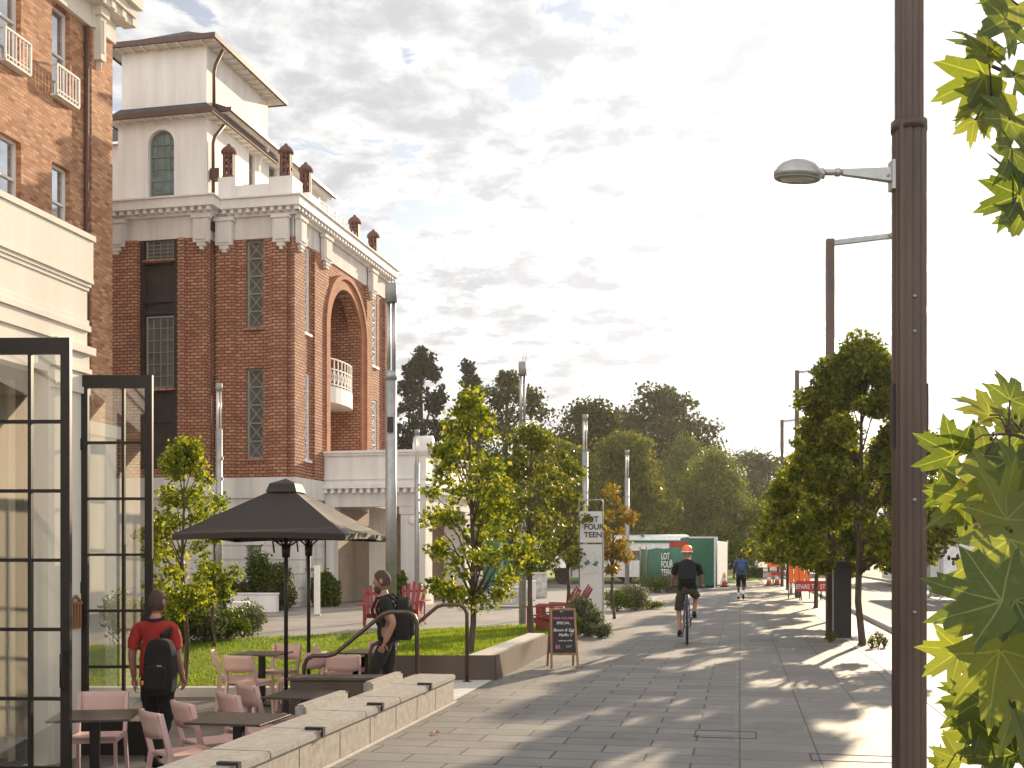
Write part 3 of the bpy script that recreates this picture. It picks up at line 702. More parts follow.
mb.build('door_frame',M['black_steel'],pv)
# hanging wooden ornament on pilaster
mb=MB(); u_=uP(66)
for k in range(4): mb.box(PV+.04,PV+.07,u_-.0+k*.05,u_+.022+k*.05,.85,1.1)
mb.box(PV+.04,PV+.07,u_-.02,u_+.2,1.1,1.125); mb.beam((PV+.055,u_,1.125),(PV+.055,u_+.09,1.19),.02); mb.beam((PV+.055,u_+.09,1.19),(PV+.055,u_+.18,1.125),.02)
o=mb.build('wall_hanging',M['timber']); o.rotation_euler=(0,0,-TH); tag(o,'small slatted wooden hanging on the cream pilaster','wall hanging')

def door_leaf(name,x0,x1,Y,z0,z1,rows,cols,splits,label,rot=0,hz=None):
    d=empty(name,(x0,Y,0),rot); d['label']=label; w_=x1-x0
    mb=MB(); t=.05; fw=.078
    hs=[]
    xs=[fw]+[fw+(w_-2*fw)*s for s in splits]+[w_-fw]
    H=z1-z0; zb=.34; zt=H-.12; rh=(zt-zb)/rows
    for i in range(rows):
        for j in range(len(xs)-1):
            hs.append(rect(xs[j]+(.014 if j else 0),xs[j+1]-(.014 if j<len(xs)-2 else 0),zb+i*rh+.014,zb+(i+1)*rh-.014))
    mb.panel((0,0,z0),(1,0,0),(0,0,1),(0,-1,0),rect(0,w_,0,H),hs,t)
    fr=mb.build('leaf_frame',M['black_steel'],d)
    mb=MB(); mb.add([(fw-.01,.025,z0+zb),(w_-fw+.01,.025,z0+zb),(w_-fw+.01,.025,z0+zt),(fw-.01,.025,z0+zt)],[(0,1,2,3)]); mb.build('pane',M['glass'],d)
    mb=MB(); mb.tube([(w_-.045,-.03,z0+1.0),(w_-.045,-.07,z0+1.02),(w_-.045,-.07,z0+1.28),(w_-.045,-.03,z0+1.3)],.01,8); mb.build('handle',M['black_steel'],d)
    for z in (.4,1.7,3.2):
        mb=MB(); mb.cyl(0,.0,z0+z,z0+z+.12,.018,n=8); mb.build('hinge',M['black_steel'],d)
    return d
Yd=12.05
l2=door_leaf('door',PX(82,Yd)-.02,PX(152,Yd),Yd,-.49,1.6+(HZ-375)/F*Yd,6,2,[.62],'black steel glass door leaf standing open behind the red shirted man',R(0))
l1=door_leaf('door',-4.72,PX(71,9.5),9.5,-.49,1.6+(HZ-338)/F*9.5,6,3,[.33,.72],'black steel glass door leaf standing open at the left edge',R(-1.5))
for l in (l1,l2):
    Mw=Matrix.Translation(l.location)@Matrix.Rotation(l.rotation_euler.z,4,'Z')
    l.parent=pv; l.matrix_local=Matrix.Rotation(TH,4,'Z')@Mw

# ---- the big red brick building
TB=R(12.3); cb_,sb_=math.cos(TB),math.sin(TB)
BX,BY=-6.86,36.0
B2=empty('brick_hotel',(BX,BY,0),-TB,'grand red brick building with white cornice, arch balcony and cream tower','building')
def tf(px,yl=0):   # local x on front plane y=yl
    ox=BX+yl*sb_; oy=BY+yl*cb_; r=(px-512)/F; return -((ox-oy*r*1.0)*-1)/( -cb_-r*sb_)*-1 if False else ((r*oy-ox)/(cb_+r*sb_))
def br_(px,xl=0):  # local y on right plane x=xl
    ox=BX+xl*cb_; oy=BY-xl*sb_; r=(px-512)/F; return (r*oy-ox)/(sb_-r*cb_)
def zz(px,py,x=None,y=None):
    if x is None: x=tf(px,y)
    if y is None: y=br_(px,x)
    Y=BY-x*sb_+y*cb_; return CAMH-(py-HZ)/F*Y
ZB=zz(280,478,y=0); ZC=zz(290,237,y=0); ZT=zz(297,197,y=0)
print('B2',ZB,ZC,ZT,tf(213),tf(112),br_(388),br_(328),br_(360))
xL=-10.5; xm=tf(215); YE=br_(386)
FL=-.55
fw_t,fw_b=(zz(254,240,y=0),zz(254,328,y=0)); fl_t,fl_b=(zz(254,368,y=0),zz(254,459,y=0))
wx0,wx1=tf(246),tf(263)
wall=MB()
wall.panel((0,0,0),(1,0,0),(0,0,1),(0,-1,0),rect(xm,0,ZB,ZC+.02),[rect(wx0,wx1,fw_b,fw_t),rect(wx0,wx1,fl_b,fl_t)],.35)
dx0,dx1=tf(140,FL),tf(178,FL)
wall.panel((0,FL,0),(1,0,0),(0,0,1),(0,-1,0),rect(xL,xm-.02,ZB,ZC+.02),[rect(dx0,dx1,ZB+.3,ZC)],.35)
wall.box(xm-.35,xm-.02,FL+.35,.4,ZB,ZC)
# brick piers on the front
for a,b in ((tf(218),tf(236)),(tf(272),tf(288))): wall.box(a,b,-.12,.0,ZB,ZC)
for a,b in ((tf(179,FL),tf(186,FL)),(tf(111,FL),tf(139,FL))): wall.box(a,b,FL-.12,FL,ZB,ZC)
# right face with the arch
ya0,ya1=br_(328),br_(360); rA=(ya1-ya0)/2; zs=zz(343,290,x=0)-rA
yw=[(br_(303),br_(309.5)),(br_(371),br_(377))]
rw=[]
for a,b in yw: rw.append((a,b,zz(306,333,x=0),zz(306,247,x=0))); rw.append((a,b,zz(306,460,x=0),zz(306,373,x=0)))
wall.panel((0,0,0),(0,1,0),(0,0,1),(1,0,0),rect(.35,YE,ZB,ZC+.02),[archpts(ya0,ya1,ZB+.3,zs,20)]+[rect(a,b,c,d) for a,b,c,d in rw],.4)
wall.box(.0,.1,br_(312),br_(326),ZB,ZC); wall.box(.0,.1,br_(364.5),br_(370),ZB,ZC); wall.box(0,.1,-.1,br_(302),ZB,ZC); wall.box(0,.1,YE-.35,YE,ZB,ZC)
# loggia behind the arch
wall.box(-2.0,-1.7,ya0-.3,ya1+.3,ZB,ZC); wall.box(-1.7,-.4,ya0-.3,ya0-.02,ZB,ZC); wall.box(-1.7,-.4,ya1+.02,ya1+.3,ZB,ZC); wall.box(-1.7,-.4,ya0-.02,ya1+.02,zs+rA+.1,ZC)
# back walls
wall.box(xL,-.4,YE-.4,YE,ZB,ZC); wall.box(xL,xL+.3,FL+.4,YE-.4,ZB,ZC)
wall.build('wall',M['brick_red'],B2)
# brick arch ring
mb=MB(); n=28
def ring(r0,r1,x0,x1,zb):
    c=(ya0+ya1)/2; prof=[]
    out=[(c+r1*math.cos(math.pi*k/n),zs+r1*math.sin(math.pi*k/n)) for k in range(n+1)]
    inn=[(c+r0*math.cos(math.pi*k/n),zs+r0*math.sin(math.pi*k/n)) for k in range(n,-1,-1)]
    mb.panel((x1,0,0),(0,1,0),(0,0,1),(1,0,0),[(c+r1,zb)]+out+[(c-r1,zb),(c-r0,zb)]+inn+[(c+r0,zb)],[],x1-x0)
ring(rA+.0,rA+.35,-.02,.09,ZB+.3); ring(rA+.35,rA+.5,-.02,.16,ZB+.3); mb.build('arch_ring',brickmat('arch_brick',(.42,.13,.05),(.50,.20,.10),(.3,.2,.14),.4,.09,.008,.4),B2)
# white base storey
bs=MB(); xb0=xL
bs.box(xb0,.08,FL-.06,0,0.0,ZB-.5) if False else None
bs.panel((0,-.06,0),(1,0,0),(0,0,1),(0,-1,0),rect(xm,.08,0,ZB),[rect(tf(247),tf(262),zz(254,585,y=0),zz(254,545,y=0))],.5)
bs.box(xL,xm,FL-.08,FL+.4,0,ZB)
bs.panel((.08,0,0),(0,1,0),(0,0,1),(1,0,0),rect(.44,YE+.05,0,ZB),[rect(br_(303.5),br_(309),1.2,2.7)],.4)
bs.box(xL,xm+.06,FL-.18,FL-.08,ZB-.62,ZB+.02); bs.box(xm,.18,-.16,-.06,ZB-.62,ZB+.02); bs.box(.08,.18,-.06,YE,ZB-.62,ZB+.02)
bs.box(xm-.3,xm-.02,FL+.4,.4,0,ZB)
for z in (.55,1.0,1.45,1.9,2.35,2.8):   # courses stand proud of their joints
    bs.box(xm+.02,tf(266),-.10,-.06,z-.405,z+.0) if z not in (1.45,1.9) else (bs.box(xm+.02,tf(264.5)-.65,-.10,-.06,z-.405,z),)
    bs.box(tf(266)+.02,.12,-.10,-.06,z-.405,z); bs.box(xL,xm-.0,FL-.12,FL-.08,z-.405,z); bs.box(.08,.12,-.06,br_(303)-.1,z-.405,z); bs.box(.08,.12,br_(309.5)+.1,br_(320),z-.405,z)
bs.build('base_storey',M['stone_white'],B2)
window(B2,(tf(247),-.06,zz(254,585,y=0)),(1,0,0),(0,-1,0),tf(262)-tf(247),zz(254,545,y=0)-zz(254,585,y=0),'lattice',M['frame_grey'])
window(B2,(.08,br_(303.5),1.2),(0,1,0),(1,0,0),br_(309)-br_(303.5),1.5,'lattice',M['frame_grey'])
for a,b in ((fw_b,fw_t),(fl_b,fl_t)): window(B2,(wx0,0,a),(1,0,0),(0,-1,0),wx1-wx0,b-a,'lattice',M['frame_grey'],M['pane_teal'],.12,.07)
for a,b,c,d in rw: window(B2,(0,a,c),(0,1,0),(1,0,0),b-a,d-c,'lattice',M['white'],M['pane'],.03,.07)
# dark bay in the left front with leaded windows
mb=MB(); mb.box(dx0,dx1,FL+.12,FL+.3,ZB+.3,ZC)
for a in (dx0+.03,dx1-.15): mb.box(a,a+.12,FL+.0,FL+.12,ZB+.3,ZC)
for z in (zz(160,262,y=FL),zz(160,300,y=FL),zz(160,312,y=FL),zz(160,390,y=FL),zz(160,420,y=FL)): mb.box(dx0+.15,dx1-.15,FL+.04,FL+.12,z-.06,z+.06)
mb.build('bay_panel',M['dark_panel'],B2)
for t_,b_ in ((316,388),(237,260)):
    window(B2,(tf(146,FL),FL-.02,zz(160,b_,y=FL)),(1,0,0),(0,-1,0),tf(174,FL)-tf(146,FL),zz(160,t_,y=FL)-zz(160,b_,y=FL),'leaded',M['frame_grey'],M['pane_teal'],.05,.05)
# frieze, brackets, dentils, cornice
fr=MB()
fr.box(xm,.02,-.04,.3,ZC,ZT-.55); fr.box(xL,xm,FL-.04,.3,ZC,ZT-.55); fr.box(-.3,.04,-.04,YE+.02,ZC,ZT-.56)
fr.build('frieze',M['stone_white'],B2)
cn=MB()
def corn(z0,z1,o_):
    cn.box(xL,xm+o_,FL-o_,YE+o_,z0,z1); cn.box(xm,o_,-o_,YE+o_,z0+.001,z1-.001)
corn(ZT-.55,ZT-.48,.14); corn(ZT-.34,ZT-.05,.38); corn(ZT-.05,ZT,.44)
corn(ZT-.48,ZT-.34,.16)
x=.3
while x>xm-.1: cn.box(x-.11,x,-.33,-.16,ZT-.47,ZT-.341); x-=.27
x=xm+.25
while x>xL: cn.box(x-.11,x,FL-.33,FL-.16,ZT-.47,ZT-.341); x-=.27
y=-.3
while y<YE+.3: cn.box(.16,.33,y,y+.11,ZT-.47,ZT-.341); y+=.27
cn.build('cornice',M['white'],B2)
def bracket_f(a,b,yl,zb):
    bk=MB()
    bk.box(a,b,yl-.16,yl,zb,ZT-.56); bk.box(a+.07,b-.07,yl-.19,yl-.16,zb+.08,ZT-.75); bk.box(a+.12,b-.12,yl-.14,yl,zb-.12,zb); bk.box(a+.2,b-.2,yl-.12,yl,zb-.22,zb-.12); bk.box(a-.05,b+.05,yl-.2,yl,ZT-.68,ZT-.57)
    bk.build('bracket',M['stone_white'],B2)
def bracket_r(a,b,xl,zb):
    bk=MB()
    bk.box(xl,xl+.16,a,b,zb,ZT-.56); bk.box(xl+.16,xl+.19,a+.06,b-.06,zb+.08,ZT-.75); bk.box(xl,xl+.14,a+.12,b-.12,zb-.12,zb); bk.box(xl,xl+.12,a+.18,b-.18,zb-.22,zb-.12); bk.box(xl,xl+.2,a-.05,b+.05,ZT-.68,ZT-.57)
    bk.build('bracket',M['stone_white'],B2)
zbk=zz(250,252,y=0)+.2
bracket_f(tf(276),tf(291),-.1,zbk); bracket_f(tf(219),tf(235),-.1,zbk); bracket_f(tf(196,FL),tf(211,FL),FL-.05,zbk); bracket_f(tf(110,FL),tf(127,FL),FL-.05,zbk)
bracket_r(.0,.55,.08,zbk); bracket_r(br_(318.5),br_(325.5),.08,zbk); bracket_r(br_(366),br_(371.5),.08,zbk)
# top slab + parapet + pedestals
pp=MB()
pp.box(xL,-.0,.2,YE,ZT,ZT+.05)
zp=zz(250,187,y=.3)
pp.box(tf(228,.2),tf(272,.2),.1,.35,ZT,zp); 
peds=[(tf(221,.2),tf(238,.2),0,.55,zz(229,179,y=.2)),(tf(272,.2),tf(298,.2)-.1,0,.8,zz(285,178,y=.2))]
for a,b,c,d,z in peds: pp.box(a,b,c,d,ZT,z)
def pedr(px0,px1,py,x0=-.55,x1=.1):
    a,b=br_(px0,x1),br_(px1,x1); z=zz((px0+px1)/2,py,x=x1); pp.box(x0,x1,a,b,ZT,z); return (x0+x1)/2,(a+b)/2,z
r1=pedr(309,321,197); r2=pedr(358,368,246); r3=pedr(376.5,386,259)
pp.box(-.3,.0,br_(298,0)+.3,br_(312,0),ZT,ZT+.3); pp.box(-.3,-.1,br_(335),YE,ZT,ZT+.12)
pp.build('parapet',M['white'],B2)
mb=MB(); ya,yb=br_(322),br_(346)
for k in range(5): mb.beam((-.1,ya,ZT+.15+k*.13),(-.1,yb,ZT+.15+k*.13),.03)
for k in range(4): mb.beam((-.1,ya+(yb-ya)*k/3,ZT),(-.1,ya+(yb-ya)*k/3,ZT+.75),.05)
for k in range(8):
    y=yb+.3+k*.33
    mb.beam((-.1,y,ZT),(-.1,y,ZT+.5),.03)
mb.build('roof_railing',M['white'],B2)
mb=MB(); ya2,yb2=br_(305),br_(318)

def finial(x,y,z,h):
    mb=MB(); r=h*.17; mb.lathe([(r*1.15,0),(r*1.15,h*.08),(r*.85,h*.12)],(x,y,z),8)
    for k in range(8):
        t=math.pi/8+2*math.pi*k/8; mb.beam((x+r*.8*math.cos(t),y+r*.8*math.sin(t),z+h*.1),(x+r*.8*math.cos(t),y+r*.8*math.sin(t),z+h*.72),r*.3)
    for q in (.28,.46,.62): mb.lathe([(r*.88,h*q),(r*.92,h*q+.02),(r*.88,h*q+.05)],(x,y,z),8,False)
    mb.lathe([(r*.9,h*.7),(r*1.35,h*.74),(r*1.3,h*.8),(r*.8,h*.9),(r*.35,h*.95),(r*.25,h)],(x,y,z),8)
    mb.lathe([(r*.35,h*.1),(r*.35,h*.7)],(x,y,z),8)
    mb.build('roof_lantern',M['lantern'],B2)
finial(tf(229,.3),.3,peds[0][4],1.15); finial(tf(286,.4),.4,peds[1][4],1.15)
finial(r1[0],r1[1],r1[2],1.15); finial(r2[0],r2[1],r2[2],1.15); finial(r3[0],r3[1],r3[2],1.15)
# balcony in the arch
mb=MB(); zb=zz(336,388,x=-.1); c=(ya0+ya1)/2
mb.panel((0,0,zb-.55),(1,0,0),(0,1,0),(0,0,-1),[(-1.7,ya0+.02)]+[(-.45+.5*math.sin(math.pi*k/12),c-rA*.98*math.cos(math.pi*k/12)) for k in range(13)]+[(-1.7,ya1-.02)],[],.55)
bal=mb.build('balcony',M['white'],B2)
mb=MB(); arc=[(-.45+.46*math.sin(math.pi*k/16),c-rA*.95*math.cos(math.pi*k/16)) for k in range(17)]
for h_ in (.08,.6,.95): mb.tube([(x,y,zb+h_) for x,y in arc],.03,6)
for x,y in arc: mb.beam((x,y,zb),(x,y,zb+.95),.035)
for (x,y),(x2,y2) in zip(arc[:-1],arc[1:]): mb.beam((x,y,zb+.08),(x2,y2,zb+.6),.025); mb.beam((x2,y2,zb+.08),(x,y,zb+.6),.025)
mb.build('railing',M['white'],bal)
# rainwater pipe between the bays
mb=MB(); xp=tf(213); mb.tube([(xp,-.22,.2),(xp,-.22,ZT-.6)],.07,8); mb.box(xp-.12,xp+.12,-.4,-.1,ZT-.95,ZT-.7); mb.build('downpipe',M['gutter'],B2)
# tower
tx0,tx1=tf(118),tf(207); ty0,ty1=.0,br_(262,tx1)
zE1=zz(209,112,x=tx1+.2); zE2=zz(207,38,x=tx1+.2)
ux0,ux1=tf(121),tf(207); uy1=br_(269,ux1)
ax0,ax1=tf(148.5),tf(174.5); azs=zz(160,130,y=0)-(ax1-ax0)/2; az0=zz(160,196,y=0)+.05
mb=MB(); mb.panel((0,0,0),(1,0,0),(0,0,1),(0,-1,0),rect(tx0,tx1,ZT,zE1+.2),[archpts(ax0,ax1,ZT+.08,azs,16)],.3)
mb.box(tx0,tx0+.3,.3,ty1,ZT,zE1+.2)
mb.box(ux0,ux1-.04,.05,uy1,zE1+.2,zE2)
mb.build('tower_wall',M['white'],B2)
mb=MB(); c=(ax0+ax1)/2; r_=(ax1-ax0)/2
o1=archpts(ax0-.16,ax1+.16,ZT+.08,azs,16); mb.panel((0,-.03,0),(1,0,0),(0,0,1),(0,-1,0),o1,[archpts(ax0,ax1,ZT+.085,azs,16)],.04); mb.build('arch_moulding',M['white'],B2)
mb=MB(); mb.panel((0,.1,0),(1,0,0),(0,0,1),(0,-1,0),archpts(ax0,ax1,ZT+.08,azs,16),[archpts(ax0+.05,ax1-.05,ZT+.13,azs,16)],.05)
for k in range(1,4): x=ax0+(ax1-ax0)*k/4; mb.beam((x,.12,ZT+.1),(x,.12,azs+r_*(.6 if k!=2 else .95)),.02)
for k in range(1,6): z=ZT+.1+(azs+.3-ZT)*k/6; mb.beam((ax0+.04,.12,z),(ax1-.04,.12,z),.02)
aw=mb.build('window',M['frame_grey'],B2)
mb=MB(); mb.prism(archpts(ax0+.04,ax1-.04,ZT+.1,azs,16),(0,.15,0),(1,0,0),(0,0,1),(0,-1,0),.02); mb.build('pane',mat('teal_glass',(.16,.22,.21),.3,var=.3,scale=3),aw)
def eave(parent,x0,x1,y0,y1,z,ov,rise,inner=None,mats=('slate','gutter')):
    """hipped roof skirt / roof"""
    X0,X1,Y0,Y1=x0-ov,x1+ov,y0-ov,y1+ov
    mb=MB(); mb.box(X0,X1,Y0,Y1,z,z+.05); mb.build('soffit',M['cream'],parent)
    mb=MB(); d=.09
    mb.box(X0-d,X1+d,Y0-d,Y0,z-.02,z+.14); mb.box(X0-d,X1+d,Y1,Y1+d,z-.02,z+.14); mb.box(X0-d,X0,Y0,Y1,z-.02,z+.14); mb.box(X1,X1+d,Y0,Y1,z-.02,z+.14)
    mb.build('gutter',M['gutter'],parent)
    mb=MB()
    if inner: a,b,c,d_=inner
    else:
        m=min(X1-X0,Y1-Y0)/2; a,b,c,d_=X0+m,X1-m,Y0+m,Y1-m
    mb.add([(X0,Y0,z+.1),(X1,Y0,z+.1),(X1,Y1,z+.1),(X0,Y1,z+.1),(a,c,z+.1+rise),(b,c,z+.1+rise),(b,d_,z+.1+rise),(a,d_,z+.1+rise)],[(0,1,5,4),(1,2,6,5),(2,3,7,6),(3,0,4,7),(4,5,6,7)])
    mb.build('roof',M['slate'],parent)
    x=X0+.05
    while x<X1: m_=MB(); m_.box(x,x+.05,Y0-.02,y0,z-.06,z); m_.build('rafter_end',M['white'],parent); x+=.42
    y=Y0+.25
    while y<Y1: m_=MB(); m_.box(x1,X1+.02,y,y+.05,z-.06,z); m_.build('rafter_end',M['white'],parent); y+=.42
eave(B2,ux0,ux1,.05,uy1,zE2,.42,1.15)
eave(B2,tx0,tx1,0,ty1+.2,zE1,.28,.4,(tx0+.1,tx1-.1,.1,ty1))
# downpipe on tower
mb=MB(); xq=tx1+.09; z2=zE2-.1
mb.tube([(tx1+.4,.3,z2),(xq+.05,.3,z2-.45),(xq,.3,z2-.7),(xq,.3,zE1+.35)],.055,8)
mb.tube([(tx1+.3,.6,zE1-.1),(xq+.05,.25,zE1-.6),(xq,.25,zE1-.8),(xq,.25,ZT+.1)],.055,8); mb.box(xq-.05,xq+.28,.1,.4,zE1-2.0,zE1-1.65)
mb.build('downpipe',M['gutter'],B2)
# attic storey along the right side
aX=tx1-.0; ze=zz(228,113,x=aX+.45)
y0a=br_(228,aX+.45); y1a=br_(333,aX+.45)
at=MB(); 
hw=[(br_(249,aX),br_(255,aX),zz(252,187,x=aX),zz(252,153,x=aX)),(br_(269,aX),br_(277,aX),zz(273,188,x=aX),zz(273,166,x=aX))]
at.panel((aX,0,0),(0,1,0),(0,0,1),(1,0,0),rect(.302,y1a-.6,ZT,zE1+.2),[rect(a,b,c,d) for a,b,c,d in hw],.3)
at.box(xL,aX-.3,y1a-.9,y1a-.6,ZT,ze)
at.build('attic_wall',M['white'],B2)
for a,b,c,d in hw: window(B2,(aX,a,c),(0,1,0),(1,0,0),b-a,d-c,'sash',M['frame_grey'],M['pane_teal'],.1,.08)
mb=MB(); mb.box(aX-1,aX+.45,y0a,y1a,ze,ze+.07); mb.box(aX+.38,aX+.5,y0a,y1a,ze+.071,ze+.16); mb.box(aX+.002,aX+.12,y0a+.1,y1a-.7,ze-.12,ze)
mb.build('attic_eave',M['white'],B2)
mb=MB(); mb.box(aX+.5,aX+.6,y0a-.08,y1a+.05,ze+.05,ze+.17); mb.box(aX-.5,aX+.5,y0a-.08,y0a-.0,ze+.05,ze+.17); mb.build('gutter',M['gutter'],B2)
mb=MB(); mb.add([(aX+.5,y0a,ze+.165),(aX+.5,y1a,ze+.165),(aX-3,y1a,ze+1.5),(aX-3,y0a,ze+1.5),(aX-3,y1a,ze+.1),(aX-3,y0a,ze+.1)],[(0,1,2,3),(1,4,2),(0,3,5)]); mb.build('attic_roof',M['slate'],B2)
for px in (262,284,306,322):
    y=br_(px,aX+.2); mb=MB()
    pts=[(0,0),(0,-.8),(.09,-.8),(.12,-.5),(.22,-.25),(.42,-.12),(.42,0)]
    mb.panel((aX,y,ze-.001),(1,0,0),(0,0,1),(0,-1,0),pts,[],.12)
    mb.build('eave_bracket',M['white'],B2)
# back-left roof and window strip seen at the side of the tower
mb=MB(); mb.box(xL,tx0,.9,4,ZT,zE1-.3); mb.build('side_wall',M['white'],B2)
window(B2,(tf(109,.9),.9,ZT+.1),(1,0,0),(0,-1,0),tf(117.5,.9)-tf(109,.9)-.02,2.2,'sash',M['frame_grey'],M['pane'])
mb=MB(); mb.add([(xL,.7,zE1-.3),(ux0,.7,zE1-.3),(ux0,4,zE2-.8),(xL,4,zE2-.8)],[(0,1,2,3)]); mb.build('side_roof',M['slate'],B2)
# inside filler so that no light shows through
mb=MB(); mb.box(xL+.3,-2.05,.45,YE-.45,.2,ZT-.1); mb.build('inner_core',M['interior'],B2)

# ---- portico
py0=br_(321); px1=tf(426,py0); 
PO=empty('portico',(BX,BY,0),-TB,'white single storey portico with parapet joined to the red brick building','building')
zpt=zz(330,452,y=py0); zpc=zz(330,489,y=py0); zpf=zz(330,507,y=py0)
pd=6.2; py1=py0+pd
mb=MB()
x0=.12
mb.box(x0,px1,py0,py0+.35,zpc+.12,zpt); mb.box(px1-.35,px1,py0+.35,py1,zpc+.12,zpt); mb.box(x0,px1,py1-.3,py1,zpc,zpt)
for k,(z,o_) in enumerate(((zpt-.06,.14),(zpt-.14,.08),(zpc+.30,.05))): mb.box(x0,px1+o_,py0-o_,py0,z,z+.08); mb.box(px1,px1+o_,py0,py1,z,z+.08)
mb.build('parapet',M['white'],PO)
mb=MB(); mb.box(x0,px1+.25,py0-.25,py0+.35,zpc,zpc+.12); mb.box(px1-.3,px1+.25,py0+.35,py1,zpc,zpc+.119); mb.box(x0,px1-.3,py0+.35,py1,zpc-.02,zpc+.1)
x=x0+.05
while x<px1+.2: mb.box(x,x+.11,py0-.2,py0-.02,zpc-.15,zpc); x+=.25
y=py0
while y<py1: mb.box(px1+.02,px1+.2,y,y+.11,zpc-.15,zpc); y+=.25
mb.build('cornice',M['white'],PO)
mb=MB(); mb.box(x0,px1,py0,py0+.35,zpf,zpc); mb.box(px1-.35,px1,py0+.35,py1,zpf,zpc)
mb.build('beam',M['stone_white'],PO)
pxa=tf(399,py0)
for (a,b,c,d) in ((pxa,px1-.0,py0+.02,py0+.9),(x0,x0+.35,py0+.02,py0+.5),(px1-.9,px1-.02,py1-1.0,py1-.05)):
    mb=MB(); mb.box(a+.04,b-.04,c+.04,d-.04,.5,zpf-.25); mb.box(a-.02,b,c-.02,d,0,.5); mb.box(a,b,c,d,zpf-.25,zpf)
    mb.box(a+.14,b-.14,c-.0,c+.04,.6,zpf-.4); mb.build('pier',M['stone_white'],PO)
mb=MB(); mb.box(tf(383,py0+1.5),tf(388,py0+1.5),py0+4.2,py0+4.6,0,zpf); mb.build('pier',M['stone_white'],PO)
mb=MB(); mb.box(tf(372,py0+2.5),tf(384,py0+2.5),py0+2.2,py0+2.8,0,zpf)
mb.build('pier',M['stone_white'],PO)
mb=MB(); mb.box(.13,.2,py0+.5,py1,0,zpf); mb.box(.2,px1-.9,py1-.3,py1-.02,0,zpf)
mb.build('back_wall',mat('warm_render',(.42,.33,.25),.8,var=.1,scale=3),PO)
mb=MB(); mb.box(tf(399,py0+6)+.2,tf(399,py0+6)+1.0,py1-.34,py1-.31,.1,2.6); mb.build('doorway',M['dark_panel'],PO)
# scroll ornament and corner pedestal
mb=MB(); xa,xb=tf(424,py0),tf(433,py0)
mb.box(px1-.55,px1+.05,py0+.3,py0+.9,zpt,zpt+.28); mb.tube([(px1-.55,py0+.6,zpt+.27),(px1+.05,py0+.6,zpt+.27)],.26,16)
mb.build('corner_pedestal',M['white'],PO)
mb=MB(); sc=[]
for k in range(40):
    t=k/39*3.2*math.pi; r_=.22*(1-k/50); sc.append((px1+.2,py0+.35+r_*math.sin(t)*.6,zpc+1.0-.35*(k/39)+r_*math.cos(t)))
mb.tube(sc,.06,8)
mb.tube([(px1+.15,py0+.2,zpc+1.3),(px1+.4,py0+.2,zpc+1.1),(px1+.45,py0+.2,zpc+.8),(px1+.25,py0+.2,zpc+.6),(px1+.2,py0+.2,zpc+.3),(px1+.3,py0+.2,zpc+.15)],[.1,.12,.12,.09,.08,.05],8)
mb.build('scroll_ornament',M['white'],PO)
mb=MB(); mb.lathe([(.02,-.03),(.13,-.03),(.15,0),(.13,.03),(.02,.03)],(0,0,0),16); o=mb.build('rosette',M['white'],PO); o.location=((pxa+px1)/2,py0-.0,zpf-.45); o.rotation_euler=(R(90),0,0)

# ------------------------------------------------------------------ light poles
def tube_lamp(px,Y,h,w_,kind,label,z=0.0):
    o=empty('light_pole',(PX(px,Y),Y,z),0,label,'light pole','tubular light poles in the plaza')
    if kind=='big':
        mb=MB(); mb.cyl(0,0,0,h*.76,w_/2,n=20); mb.cyl(0,0,h*.74,h*.765,w_/2+.006,n=20); mb.build('pole',M['steel'],o)
        mb=MB(); mb.cyl(-.04,0,h*.76,h*.95,.035); mb.cyl(.045,.0,h*.76,h*.95,.03); mb.build('upper_rods',M['alu'],o)
        mb=MB(); mb.cyl(0,0,h*.95,h,w_/2+.005,n=20); mb.build('lamp_head',M['frame_grey'],o)
        mb=MB(); mb.box(-.05,.05,-w_/2-.02,-w_/2+.02,h*.60,h*.64); mb.build('service_box',M['black_steel'],o)
        mb=MB(); mb.tube([(.0,0,h),(.03,0,h+.28)],.006,5); mb.tube([(.05,0,h),(.1,0,h+.22)],.006,5); mb.build('bird_spike',M['steel'],o)
    else:
        mb=MB(); mb.cyl(0,0,0,h*.82,w_/2,n=14); mb.cyl(0,0,.2,.3,w_/2+.006); mb.build('pole',M['steel'],o)
        mb=MB(); mb.cyl(-w_*.2,0,h*.82,h*.97,w_*.2); mb.cyl(w_*.28,0,h*.82,h*.97,w_*.12); mb.build('lamp_tube',mat('pale_lens',(.6,.6,.57),.3),o)
        mb=MB(); mb.cyl(0,0,h*.97,h,w_/2); mb.build('cap',M['frame_grey'],o)
        mb=MB()
        for q in (.55,.62,.7): mb.box(w_/2-.01,w_/2+.02,-.03,.03,h*q,h*q+.06)
        mb.build('fixing',M['frame_grey'],o)
    return o
tube_lamp(391,18.5,5.98,.18,'big','tall grey tubular light pole behind the walking man')
tube_lamp(522.5,26.7,6.1,.17,'big','tall grey tubular light pole rising between two plaza trees')
tube_lamp(219,22.3,4.95,.13,'slim','slim light pole beside the tree left of the umbrella')
tube_lamp(417,30,4.9,.13,'slim','slim light pole in front of the portico pier')
tube_lamp(501.5,48,4.95,.15,'slim','small slim light pole farthest back behind the plaza trees')
tube_lamp(585,27.6,5.0,.14,'slim','slim light pole directly behind the white sign totem')
tube_lamp(627,35.8,4.9,.14,'slim','slim light pole right of the orange leaved tree')

